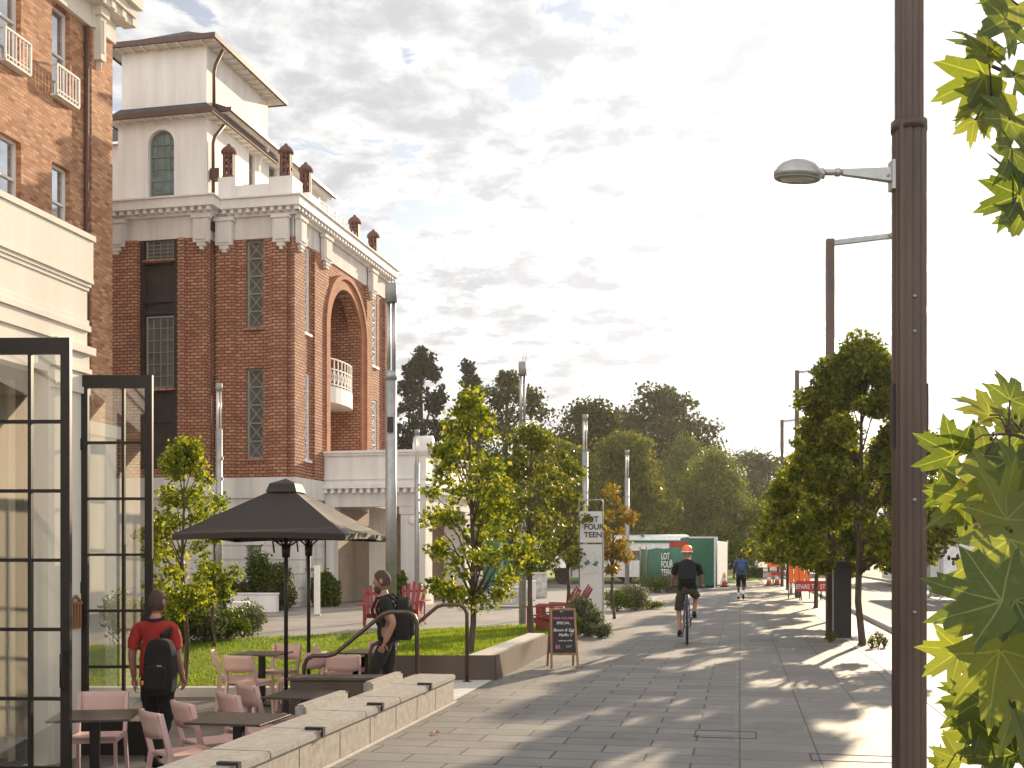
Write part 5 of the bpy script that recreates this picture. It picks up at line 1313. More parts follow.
adirondack(562,24.8,-70,'red slatted garden chair behind the chalkboard sign, right of a pair',0)

# ------------------------------------------------------------------ signs
def text(s,size,m,parent,loc,rot=(R(90),0,0),name='lettering',align='CENTER',shear=0,ext=.001,sx=1,bold=0):
    c=bpy.data.curves.new(name,'FONT'); c.body=s; c.size=size; c.align_x=align; c.extrude=ext; c.shear=shear; c.offset=bold; c.materials.append(m); c.space_line=.95
    t0=bpy.data.objects.new('tmp_text',c); COL.objects.link(t0); dg=bpy.context.evaluated_depsgraph_get(); me=bpy.data.meshes.new_from_object(t0.evaluated_get(dg)); bpy.data.objects.remove(t0)
    if not me.materials: me.materials.append(m)
    o=bpy.data.objects.new(name,me); COL.objects.link(o); o.parent=parent; o.location=loc; o.rotation_euler=rot; o.scale=(sx,1,1); return o
af=empty('chalkboard_sign',(PX(562.5,16.6),16.6,0),R(6),'timber framed chalkboard A-frame sign standing on the path','sign')
def board(side):
    y0,y1=(-.22,-.02) if side<0 else (.22,.02)
    mb=MB()
    mb.beam((-.19,y0,0),(-.17,y1,.84),.03,.025,up=(0,1,0)); mb.beam((.19,y0,0),(.17,y1,.84),.03,.025,up=(0,1,0))
    yt=y0+(y1-y0)*.99; yb=y0+(y1-y0)*.24
    mb.beam((-.185,yt,.83),(.185,yt,.83),.03,.03); mb.beam((-.19,yb,.2),(.19,yb,.2),.03,.03)
    f=mb.build('frame',M['timber'],af)
    mb=MB(); yb2=y0+(y1-y0)*.25; s=.008*side
    mb.add([(-.17,yb2+s,.21),(.17,yb2+s,.21),(.155,yt+s,.82),(-.155,yt+s,.82),(-.17,yb2-s,.21),(.17,yb2-s,.21),(.155,yt-s,.82),(-.155,yt-s,.82)],[(0,1,2,3),(7,6,5,4),(0,4,5,1),(3,2,6,7),(1,5,6,2),(0,3,7,4)])
    b=mb.build('chalkboard',M['chalk'],f); return b
bd=board(-1); board(1)
sl=math.atan2(.2,.84)
def chalk(s,size,m,x,z,shear=0):
    y=-.22+.2*(z/.84)-.012
    return text(s,size,m,af,(x,y,z),(R(90)-sl,0,0),'chalk_writing','CENTER',shear)
chalk('YEAR ROUND',.048,M['chalk_pink'],0,.69); chalk('SPECIAL',.055,M['chalk_white'],0,.62); chalk('Bacon & Egg',.06,M['chalk_white'],0,.52,.3); chalk('Muffin !!',.06,M['chalk_white'],.02,.45,.3); chalk('with any coffee',.032,M['chalk_white'],.02,.38,.3); chalk('$2',.07,M['chalk_pink'],-.09,.28); chalk('OFF',.05,M['print_grey'],.07,.29)
mb=MB(); mb.tube([(-.02+.02*math.cos(math.pi*k/6),-.035-.002*k*0,.785+.02*math.sin(math.pi*k/6)) for k in range(7)],.003,5); mb.build('chalk_mark',M['chalk_white'],af)

tt=empty('sign_totem',(PX(591,25.8),25.8,0),R(0),'tall white information totem with black lettering beside the path','sign')
mb=MB(); mb.bbox(-.25,.25,-.03,.03,.15,1.86,.004); mb.build('map_panel',M['signboard'],tt)
mb=MB(); mb.bbox(-.25,.25,-.03,.03,1.9,2.6,.004); mb.build('name_panel',M['signboard'],tt)
mb=MB(); mb.tube([(-.268,0,0),(-.268,0,2.82),(-.24,0,2.86),(.24,0,2.86),(.268,0,2.82),(.268,0,0)],.014,8); mb.box(.255,.29,-.04,.1,0,2.0); mb.build('frame',M['steel'],tt)
for i,s in enumerate(('LOT','FOUR','TEEN')): text(s,.17,M['print_black'],tt,(-.16,-.033,2.37-.175*i),align='LEFT',bold=.005)
mb=MB()
mb.prism([(-.16,1.45),(-.06,1.52),(-.02,1.44),(-.12,1.38)],(0,-.032,0),(1,0,0),(0,0,1),(0,-1,0),.003); mb.prism([(.02,1.4),(.12,1.5),(.17,1.46),(.12,1.36)],(0,-.032,0),(1,0,0),(0,0,1),(0,-1,0),.003); mb.build('map_green',M['print_green'],tt)
mb=MB()
for a,b in (((-.2,1.3),(.2,1.6)),((-.18,1.6),(.1,1.25)),((.05,1.7),(.16,1.3)),((-.2,1.2),(.2,1.22))): mb.beam((a[0],-.0315,a[1]),(b[0],-.0315,b[1]),.004,.008)
mb.build('map_lines',M['print_grey'],tt)

# green banner fence with text
bf=empty('banner_fence',(0,0,0),0,'green banner fence with white lettering behind the cyclist','fence')
pA=(PX(640,56),56); pB=(PX(692,51.5),51.5)
mb=MB(); n=26; vs_=[];fs=[]
for k in range(n+1):
    f=k/n; x=pA[0]+(pB[0]-pA[0])*f; y=pA[1]+(pB[1]-pA[1])*f+.06*math.sin(f*23)
    z1=1.95+(.08)*f-.05*math.sin(f*math.pi*3)**2; vs_+=[(x,y,.1),(x,y,z1),(x,y+.03,.1),(x,y+.03,z1)]
for k in range(n): a=4*k; fs+=[(a,a+4,a+5,a+1),(a+2,a+3,a+7,a+6),(a+1,a+5,a+7,a+3),(a,a+2,a+6,a+4)]
mb.add(vs_,fs,True); mb.build('banner',M['green'],bf)
for f in (.0,.13,.98):
    mb=MB(); x=pA[0]+(pB[0]-pA[0])*f; y=pA[1]+(pB[1]-pA[1])*f-.1; mb.cyl(x,y,0,2.05,.04,n=8); mb.build('post',M['timber'],bf)
ang=math.atan2(pB[1]-pA[1],pB[0]-pA[0])
for i,s in enumerate(('LOT_','FOUR','TEEN')):
    f=.42; x=pA[0]+(pB[0]-pA[0])*f; y=pA[1]+(pB[1]-pA[1])*f-.12
    text(s,.42,M['chalk_white'],bf,(x,y,1.45-.38*i),(R(90),0,ang),align='LEFT',bold=.01)
# green container + white panels
gc=empty('green_container',(0,0,0),0,'large green site container at the end of the paved path','container')
Yc=58; x0,x1=PX(689,Yc),PX(714,Yc); zt=1.6+(HZ-537)/F*Yc
mb=MB(); mb.bbox(x0,x1,Yc,Yc+3,.1,zt,.03)
mb.build('body',M['green_metal'],gc)
mb=MB()
for k in range(9): x=x0+.08+(x1-x0-.16)*k/8; mb.box(x-.03,x+.03,Yc-.02,Yc+.005,.2,zt-.12)
mb.build('ribs',M['green_metal'],gc)
mb=MB(); mb.box(x1,x1+.08,Yc-.02,Yc+3,.0,zt+.02); mb.box(x0,x1,Yc-.03,Yc+.0,zt-.06,zt+.02); mb.build('corner_post',M['chalk_white'],gc)
dw=empty('site_gate',(0,0,0),0,'white site gate panel right of the green container','gate')
x2=PX(716,59.5); mb=MB(); mb.beam((x2,59.5,1.25),(PX(727,66),66,1.25),.05,2.3); mb.build('panel',M['chalk_white'],dw)
mb=MB(); mb.cyl(x2,59.4,0,2.6,.05,n=8); mb.build('post',M['steel'],dw); mb=MB(); mb.cyl(PX(727,66),66,0,2.5,.05,n=8); mb.build('post',M['steel'],dw)
# bus behind
bus=empty('bus',(PX(640,66),66,0),R(3),'long white bus with green stripe parked behind the banner fence','bus')
mb=MB(); zb=1.6+(HZ-534)/F*66
sec=[(0,.4),(2.4,.4),(2.45,1.4),(2.4,zb-.35),(2.1,zb-.08),(1.2,zb),(.3,zb-.08),(0,zb-.35),(-.05,1.4)]
mb.panel((2.9,0,0),(0,1,0),(0,0,1),(1,0,0),sec,[],6.8); mb.build('body',M['chalk_white'],bus)
mb=MB(); mb.box(-3.85,2.85,-.07,-.045,1.35,zb-.95); mb.build('window_band',M['pane'],bus)
mb=MB(); mb.box(-3.85,2.85,-.075,-.03,zb-.50,zb-.36); mb.build('stripe',M['green'],bus)
for x in (-2.6,1.9):
    mb=MB(); mb.tube([(x,-.06,.48),(x,.25,.48)],.48,20); mb.build('wheel',M['rubber'],bus)
rb=empty('site_box',(PX(680,57.5),57.5,0),0,'red steel box on dark legs beside the green container','box')
mb=MB(); mb.bbox(-.42,.45,0,.9,1.85,2.32,.02); mb.build('body',M['red_sign'],rb)
for x in (-.38,.4):
    mb=MB(); mb.box(x-.04,x+.04,.05,.12,0,1.85); mb.build('leg',M['black_steel'],rb)
# truncated white sail / tent
tn=empty('shade_tent',(PX(545,58),58,0),0,'white shade tent with a sloping roof behind the thin tree','tent')
mb=MB(); mb.add([(-1.2,0,1.0),(1.3,0,1.0),(-1.2,2.4,1.0),(1.3,2.4,1.0),(-.9,1.2,3.0),(-.7,1.2,3.0)],[(0,1,5,4),(1,3,5),(3,2,4,5),(2,0,4)]); c_=mb.build('canopy',M['chalk_white'],tn)
for x,y in ((-1.15,.05),(1.25,.05),(-1.15,2.35),(1.25,2.35)): 
    mb=MB(); mb.cyl(x,y,0,1.02,.035,n=8); mb.build('pole',M['steel'],tn)

# road works
def cone(px,Y,label):
    o=empty('traffic_cone',(PX(px,Y),Y,0),0,label,'cone','traffic cones by the road works')
    mb=MB(); mb.lathe([(.16,.03),(.03,.72),(.0,.72)],(0,0,0),14); mb.build('body',M['orange_sign'],o); mb=MB(); mb.lathe([(.118,.27),(.085,.45)],(0,0,0),14); mb.build('reflective_band',M['chalk_white'],o); mb=MB(); mb.bbox(-.2,.2,-.2,.2,0,.035,.01); mb.build('base',M['rubber'],o)
cone(769,62,'left orange traffic cone by the far footpath'); cone(777,64,'right orange traffic cone by the far footpath'); cone(724.5,60,'orange traffic cone at the site gate')
def wsign(px,Y,w_,z0,z1,m,label,txt=None,rz=0):
    o=empty('road_sign',(PX(px,Y),Y,0),rz,label,'road sign','temporary road works signs')
    mb=MB(); mb.bbox(-w_/2,w_/2,-.015,.015,z0,z1,.005); mb.build('sign_face',m,o)
    for x in (-w_*.35,w_*.35):
        mb=MB(); mb.beam((x,0,z0+.02),(x,-.12,0),.03); mb.beam((x,.015,z0+.02),(x,.15,0),.03); mb.build('leg',M['black_steel'],o)
    if txt: text(txt,(z1-z0)*.62,M['chalk_white'],o,(0,-.018,z0+(z1-z0)*.25),align='CENTER',sx=.78)
    return o
wsign(811,41.5,1.05,.32,.70,M['red_sign'],'low red sign reading prepare to stop at the kerb','PREPARE TO STOP')
wsign(774,68,.8,.95,1.5,M['orange_sign'],'square orange sign beyond the cones'); wsign(778,63,.75,.55,.75,M['red_sign'],'small red sign panel beside the cones')
ob=empty('mesh_barrier',(PX(800,43),43,0),0,'bright orange mesh barrier behind the red sign','barrier')
mb=MB()
for k in range(4): mb.box(-.42+.2*k,-.25+.2*k,-.02,.02,.6,1.55-.12*(k%2)*1.2)
mb.build('mesh',M['orange_sign'],ob); mb=MB()
for x in (-.42,.36): mb.cyl(x,.04,0,1.5,.02,n=8)
mb.build('posts',M['black_steel'],ob)
# barrier post thin
for i,(px,Y,lab) in enumerate([(791,47,'thin grey sign post at the kerb'),(747,95,'thin far street light beyond the walker'),(722.5,90,'thin far street light left of the walker')]):
    h=2.3 if i==0 else (5.8 if i==1 else 5.2); o=empty('far_pole',(PX(px,Y),Y,0),0,lab,'pole'); mb=MB(); mb.cyl(0,0,0,h,.06,n=8); mb.build('shaft',M['steel'],o); mb=MB(); mb.ell((0,0,h),(.14,.14,.12),8,6); mb.build('lamp',M['chalk_white'],o)
# van far
van=empty('parked_van',(PX(744,112),112,0),R(0),'white van parked far away at the end of the path','van')
mb=MB(); mb.panel((0,-2.0,0),(1,0,0),(0,0,1),(0,-1,0),[(-.95,.35),(.95,.35),(.95,1.2),(.8,1.9),(.6,2.05),(-.6,2.05),(-.8,1.9),(-.95,1.2)],[],4.5); mb.build('body',M['chalk_white'],van)
mb=MB(); mb.panel((0,-2.02,0),(1,0,0),(0,0,1),(0,-1,0),[(-.8,1.2),(.8,1.2),(.68,1.8),(-.68,1.8)],[],.02); mb.build('windscreen',M['pane'],van)
for x in (-.75,.75):
    mb=MB(); mb.tube([(x-.12,-1.5,.33),(x+.12,-1.5,.33)],.33,14); mb.build('wheel',M['rubber'],van)
    mb=MB(); mb.ell((x,-2.0,.85),(.12,.04,.09),8,6); mb.build('headlight',M['lens'],van)
boxthing('hedge_block',748,763,85,2,0,.75,M['leaf_dark'],'dark clipped hedge block beyond the walker','hedge')

# ---- across the road
sh=empty('tram_shelter',(0,0,0),-TH,'timber roofed shelter with white panels across the road','shelter')
def uvpx(px,Y): X_=PX(px,Y); return X_*CT-Y*ST, X_*ST+Y*CT
v0,u0_=uvpx(941,44)
mb=MB(); mb.box(v0-.6,v0+4,u0_-.6,u0_+7,2.75,3.1); mb.build('roof',M['timber'],sh)
mb=MB(); mb.box(v0-.05,v0+.05,u0_,u0_+2.2,.45,2.6); mb.box(v0+.05,v0+2.5,u0_-.03,u0_+.03,.45,2.6); mb.build('panel',M['chalk_white'],sh)
for a,b in ((v0,u0_-.1),(v0+2.6,u0_-.1),(v0,u0_+6.5),(v0+2.6,u0_+6.5),(v0,u0_+2.4)):
    mb=MB(); mb.box(a-.06,a+.06,b-.06,b+.06,0,2.75); mb.build('post',M['steel'],sh)
fc=empty('platform_fence',(0,0,0),-TH,'grey railing fence along the far side of the road','fence')
mb=MB(); 
for z in (.35,1.1): mb.beam((9.5,28,z),(9.5,75,z),.06)
mb.build('rail',M['steel'],fc)
mb=MB()
for k in range(160): mb.beam((9.5,28+k*.29,.35),(9.5,28+k*.29,1.1),.03)
mb.build('bars',M['steel'],fc)
mb=MB()
for k in range(16): mb.box(9.44,9.56,28+k*3,28+k*3+.12,0,1.2)
mb.build('posts',M['steel'],fc)
cr=empty('parked_car',(PX(936,62),62,0),-TH,'white car beyond the fence across the road','car')
mb=MB(); mb.panel((-.85,0,0),(0,1,0),(0,0,1),(-1,0,0),[(-2.1,.35),(2.1,.35),(2.1,.85),(1.2,.95),(.7,1.45),(-1.2,1.45),(-1.9,.95),(-2.1,.85)],[],-1.7); mb.build('body',M['chalk_white'],cr)
mb=MB(); mb.panel((-.87,0,0),(0,1,0),(0,0,1),(-1,0,0),[(-1.6,.95),(1.0,.95),(.62,1.36),(-1.15,1.36)],[],-.02); mb.panel((0,-1.64,0),(1,0,0),(0,0,1),(0,-1,0),[(-.7,.98),(.7,.98),(.6,1.35),(-.6,1.35)],[],.3); mb.build('window',M['pane'],cr)
for y in (-1.3,1.3):
    for x in (-.8,.8):
        mb=MB(); mb.tube([(x-.1,y,.32),(x+.1,y,.32)],.32,14); mb.build('wheel',M['rubber'],cr)

# fallen leaf on the path
Y=1.6*F/(734-HZ); mb=MB()
mb.add([(-.05,0,.004),(-.02,.03,.02),(.01,.05,.01),(.03,.02,.03),(.06,.0,.008),(.02,-.03,.022),(-.02,-.035,.006),(0,0,.012)],[(7,0,1),(7,1,2),(7,2,3),(7,3,4),(7,4,5),(7,5,6),(7,6,0)])
o=mb.build('fallen_leaf',M['autumn']); o.location=(PX(434,Y),Y,.002); tag(o,'curled brown fallen leaf lying on the paving by the granite wall','leaf')
gb='dry leaves scattered on the paving'
for i,(px,py,lab) in enumerate([(575,648,'tiny dry leaf right of the chalkboard sign'),(612,612,'tiny dry leaf near the rounded shrubs'),(500,640,'tiny dry leaf near the lawn tip')][:2]):
    Y=1.6*F/(py-HZ); q=o.copy(); COL.objects.link(q); q.location=(PX(px,Y),Y,.003); q.rotation_euler=(0,0,i*2.0); q.scale=(.7,.7,.7); q['label']=lab; q['group']=gb

# ------------------------------------------------------------------ foreground plane tree
def plane_leaf_geo():
    out=[]
    half=[(90,1.0),(84,.80),(80,.84),(74,.62),(69,.50),(62,.62),(58,.70),(50,.95),(44,.74),(38,.76),(32,.55),(25,.42),(16,.55),(10,.62),(4,.80),(-3,.58),(-12,.5),(-30,.40),(-55,.30),(-80,.10)]
    pts=[(math.cos(R(a))*r,math.sin(R(a))*r) for a,r in half]
    left=[(-x,y) for x,y in reversed(pts[1:])]
    return pts+left
LG=plane_leaf_geo()
def foreground():
    rs=random.Random(21)
    base=Vector((2.35,3.3,0)); t=empty('plane_tree',tuple(base),0,'plane tree with big lobed leaves hanging into the right edge','tree')
    V_=[];F_=[];UVs=[]
    def leaf(c,size,nrm,up):
        nrm=nrm.normalized(); y=(up-nrm*up.dot(nrm)); y=y.normalized() if y.length>1e-3 else Vector((1,0,0)); x=y.cross(nrm); b=len(V_)
        bend=rs.uniform(-.35,.55); fold=rs.uniform(.15,.6); tw=rs.uniform(-.25,.25)
        ph=rs.uniform(0,6)
        def put(px,py):
            z=-bend*(py-.1)**2+fold*abs(px)*.7-.22*px*px+tw*px*py+.05*math.sin(px*7+ph)*math.cos(py*6+ph)
            V_.append(c+(x*px+y*py+nrm*z)*size); UVs.append((px,py))
        # centre + inner ring + outer ring
        put(0,.02)
        n=len(LG)
        for q in (.35,.7,1.0):
            for (px,py) in LG: put(px*q,py*q)
        for k in range(n): F_.append((b,b+1+k,b+1+(k+1)%n))
        for r_ in range(2):
            o=1+r_*n
            for k in range(n): F_.append((b+o+k,b+o+n+k,b+o+n+(k+1)%n,b+o+(k+1)%n))
    mb=MB()
    def W(px,py,Y): return P(px,py,Y)-base
    trunk=[Vector((0,0,-.05)),Vector((.02,0,1.0)),Vector((-.05,-.05,2.0)),Vector((-.02,0,3.2)),Vector((.05,.05,4.2))]
    mb.tube(trunk,[.085,.07,.06,.045,.02],12)
    twigs=[]
    def branch(a,b,r,n=5,sag=.06):
        pts=[a.lerp(b,k/n)+Vector((rs.uniform(-.02,.02),rs.uniform(-.02,.02),-sag*math.sin(math.pi*k/n)+rs.uniform(-.015,.015))) for k in range(n+1)]
        mb.tube(pts,[r*(1-.75*k/n) for k in range(n+1)],6); return pts
    specs=[]  # (start on trunk, end pixel)
    for (z,px,py,Y) in ((2.6,985,110,2.6),(2.5,975,50,2.7),(2.9,1000,10,2.6),(2.3,1010,205,2.5),(2.75,1025,80,2.4),
                        (1.5,950,560,2.5),(1.7,985,470,2.6),(1.6,965,520,2.4),(1.25,985,640,2.4),(1.1,975,740,2.5),(1.4,1010,600,2.3),(1.8,1015,440,2.5),(1.0,1005,760,2.4),(1.5,1030,520,2.5),(1.35,1030,700,2.6),(1.2,1000,700,2.7)):
        pts=branch(trunk[1].lerp(trunk[3],max(0,(z-.8)/2.4)),W(px,py,Y),.014,6); twigs.append(pts)
    tips=[]
    # visible leaves: (px,py,size m,Y, direction angle of the tip in the picture)
    L_=[(985,75,.105,2.6,200),(1005,20,.11,2.5,215),(990,100,.10,2.7,250),(1010,120,.10,2.55,240),(975,120,.055,2.6,265),(1000,50,.08,2.8,150),(1015,75,.1,2.7,290),
        (1012,150,.09,2.5,235),(1020,195,.085,2.5,200),(1022,215,.07,2.5,240),(1018,5,.1,2.6,260),(988,55,.09,2.5,120),(1000,95,.09,2.6,200),
        (990,415,.085,2.6,135),(1010,400,.085,2.5,60),(955,455,.10,2.5,150),(965,500,.10,2.4,215),(985,455,.11,2.5,110),(1010,460,.12,2.5,250),(950,490,.07,2.6,250),
        (1006,520,.12,2.3,80),(1010,540,.14,2.25,260),(1020,430,.1,2.6,80),(995,490,.12,2.4,200),(1003,545,.09,2.5,200),
        (1002,602,.135,2.0,150),(1015,600,.13,2.2,330),(988,622,.09,2.3,190),(1000,650,.15,2.15,265),(960,650,.09,2.4,215),(985,700,.12,2.4,250),(1010,700,.14,2.3,280),
        (975,730,.10,2.5,100),(995,755,.12,2.4,140),(960,760,.07,2.5,120),(1015,755,.12,2.3,100),(940,765,.05,2.6,110),(1003,590,.08,2.5,120),(1015,650,.12,2.4,30),(1020,500,.13,2.4,120),(1005,575,.12,2.5,240),
        (975,675,.08,2.5,240),(965,700,.07,2.6,200),(1020,570,.12,2.5,60)]
    for (px,py,s,Y,a) in L_:
        c=W(px,py,Y); up=Vector((math.cos(R(a)),rs.uniform(-.35,.35),math.sin(R(a)))); 
        nrm=Vector((rs.uniform(-.7,.7),-1,rs.uniform(-.3,.9))); leaf(c,s*(1.22 if py<300 else 1.08),nrm,up)
        # petiole to the nearest twig point
        best=min((p for t_ in twigs for p in t_),key=lambda p:(p-c).length)
        if (best-c).length<.6: mb.tube([c,c.lerp(best,.5)+Vector((0,0,.02)),best],[.0022,.002,.003],5)
    # the rest of the crown
    for k in range(380):
        lower=k<260
        if k<240:
            px=rs.uniform(985,1150); py=rs.uniform(430,790); Y=rs.uniform(2.5,3.5)
            if 500<py<640: px=max(px,rs.uniform(1000,1080))
            if px<1010 and rs.random()<.5: continue
            c=W(px,py,Y)
        elif k<268:
            c=W(rs.uniform(1005,1150),rs.uniform(-120,190),rs.uniform(2.5,3.6))
        else:
            a=rs.uniform(0,6.28); q=rs.uniform(.15,.95); c=Vector((q*math.cos(a)+.25,q*math.sin(a)*.8,rs.uniform(1.5,4.2)))
            w_=c+base; r_=512+w_.x/max(.3,w_.y)*F
            if r_<1060: continue
        leaf(c,rs.uniform(.07,.12),Vector((rs.uniform(-1,1),rs.uniform(-1,.3),rs.uniform(-.3,1))),Vector((rs.uniform(-1,1),rs.uniform(-.6,.6),rs.uniform(-1,.4))))
    # buds
    for k in range(40):
        t_=rs.choice(twigs[5:]); p=rs.choice(t_[3:]); 
        for j in range(5): mb.ell(p+Vector((rs.uniform(-.03,.03),rs.uniform(-.03,.03),rs.uniform(-.02,.04))),(.004,.004,.006),6,4)
    mb.build('trunk',M['bark'],t)
    me=bpy.data.meshes.new('crown'); me.from_pydata([tuple(v) for v in V_],[],F_); me.materials.append(M['bigleaf']); me.polygons.foreach_set('use_smooth',[True]*len(F_))
    uvl=me.uv_layers.new(name='UVMap'); li=np.empty(len(me.loops),dtype=np.int32); me.loops.foreach_get('vertex_index',li)
    uvl.data.foreach_set('uv',np.array(UVs,dtype=np.float32)[li].ravel()); me.update()
    o=bpy.data.objects.new('crown',me); COL.objects.link(o); o.parent=t
foreground()

hm,hn,ho=nodes('haze_air'); pvn=N(hn,'ShaderNodeVolumePrincipled'); pvn.inputs['Color'].default_value=(.95,.92,.88,1); pvn.inputs['Density'].default_value=.00028; pvn.inputs['Anisotropy'].default_value=.55; hn.links.new(pvn.outputs[0],ho.inputs['Volume'])
mb=MB(); mb.box(-1600,1600,-300,1600,-2,32); hz=mb.build('haze',hm); hz['kind']='stuff'; hz['label']='thin pale evening haze filling the air'; hz['category']='haze'
# ------------------------------------------------------------------ people
def grow(vs_,es,rs_,sub=2):
    """skin-modifier surface over a skeleton -> (verts, faces)"""
    me=bpy.data.meshes.new('tmp'); me.from_pydata(vs_,es,[]); o=bpy.data.objects.new('tmp',me); COL.objects.link(o)
    s=o.modifiers.new('s','SKIN'); s.use_smooth_shade=True; s.branch_smoothing=.6
    for i,r in enumerate(rs_):
        d=me.skin_vertices[0].data[i]; d.radius=r if hasattr(r,'__len__') else (r,r); d.use_root=(i==0)
    q=o.modifiers.new('q','SUBSURF'); q.levels=sub; q.render_levels=sub
    dg=bpy.context.evaluated_depsgraph_get(); ev=o.evaluated_get(dg); m2=ev.to_mesh()
    V=[v.co.copy() for v in m2.vertices]; Fc=[tuple(p.vertices) for p in m2.polygons]; ev.to_mesh_clear()
    bpy.data.objects.remove(o); bpy.data.meshes.remove(me); return V,Fc
def chain(mb,pts,rs_,sub=2):
    V,Fc=grow([tuple(p) for p in pts],[(i,i+1) for i in range(len(pts)-1)],rs_,sub); mb.add(V,Fc,True)
def hand(mb,wrist,direction,palm_n,side,curl=.5,s=1.0):
    """palm plus five fingers"""
    d=Vector(direction).normalized(); n=Vector(palm_n); n=(n-d*n.dot(d)).normalized(); x=d.cross(n)*side; w=Vector(wrist)
    chain(mb,[w-d*.02,w+d*.035*s,w+d*.08*s],[(.022,.016),(.036*s,.016*s),(.040*s,.014*s)],1)
    for i,(off,L_) in enumerate(((-.030,.068),(-.010,.078),(.010,.074),(.029,.058))):
        b=w+d*.08*s+x*off*s; a=0; pts=[b-d*.02*s]; p=b
        for k in range(3):
            a+=curl*(.5+.25*k); dd=d*math.cos(a)+n*math.sin(a); p=p+dd*L_*s*(.45,.32,.23)[k]; pts.append(p.copy())
        mb.tube(pts,[.0095*s,.009*s,.008*s,.006*s],6)
    b=w+d*.025*s-x*.03*s; mb.tube([b,b+(d*.6-x*.7+n*.25)*.035*s,b+(d*.95-x*.75+n*.5)*.06*s],[.012*s,.010*s,.007*s],6)
def head(mb,c,s,fwd,pitch=0):
    """c head centre; fwd heading angle"""
    Mx=Matrix.Translation(Vector(c))@Matrix.Rotation(fwd,4,'Z')@Matrix.Rotation(pitch,4,'X'); old=mb.M; mb.M=old@Mx
    def shp(d,p):
        if d.z<0: p.x*=1-.28*abs(d.z)**1.3; 
        if d.y>0 and d.z<-.1: p.y*=1.04
        if d.y>.3 and abs(d.z)<.5: p.y*=.97
        return p
    mb.ell((0,0,0),(.077*s,.098*s,.118*s),20,16,shp)
    mb.add([(0,.095*s,.02*s),(-.014*s,.09*s,-.025*s),(.014*s,.09*s,-.025*s),(0,.122*s,-.022*s)],[(0,1,3),(0,3,2),(1,2,3)],True)
    for q in (-1,1):
        mb.ell((q*.078*s,-.005*s,0),(.012*s,.022*s,.032*s),8,8)
        mb.ell((q*.03*s,.088*s,.015*s),(.013*s,.008*s,.008*s),8,6)
    mb.tube([(-.022*s,.092*s,-.058*s),(0,.098*s,-.057*s),(.022*s,.092*s,-.058*s)],.005*s,6)
    mb.M=old
def hair(mb,c,s,fwd,pitch=0,low=-.25,vol=1.06,beard=False):
    Mx=Matrix.Translation(Vector(c))@Matrix.Rotation(fwd,4,'Z')@Matrix.Rotation(pitch,4,'X'); old=mb.M; mb.M=old@Mx
    n,m=20,12; vs_=[];fs=[]
    for j in range(m+1):
        for k in range(n):
            t=2*math.pi*k/n; front=max(0,math.sin(t)); lim=math.acos(max(-1,min(1,low+ (.72-low)*front**.8))); ph=lim*j/m
            r=vol+rnd.uniform(-.006,.008); vs_.append((math.sin(ph)*math.cos(t)*.077*s*r,math.sin(ph)*math.sin(t)*.098*s*r,math.cos(ph)*.118*s*(r+.02)))
    for j in range(m):
        for k in range(n): fs.append((j*n+k,(j+1)*n+k,(j+1)*n+(k+1)%n,j*n+(k+1)%n))
    mb.add(vs_,fs,True)
    if beard:
        mb.ell((0,.055*s,-.085*s),(.055*s,.055*s,.06*s),12,10)
    mb.M=old
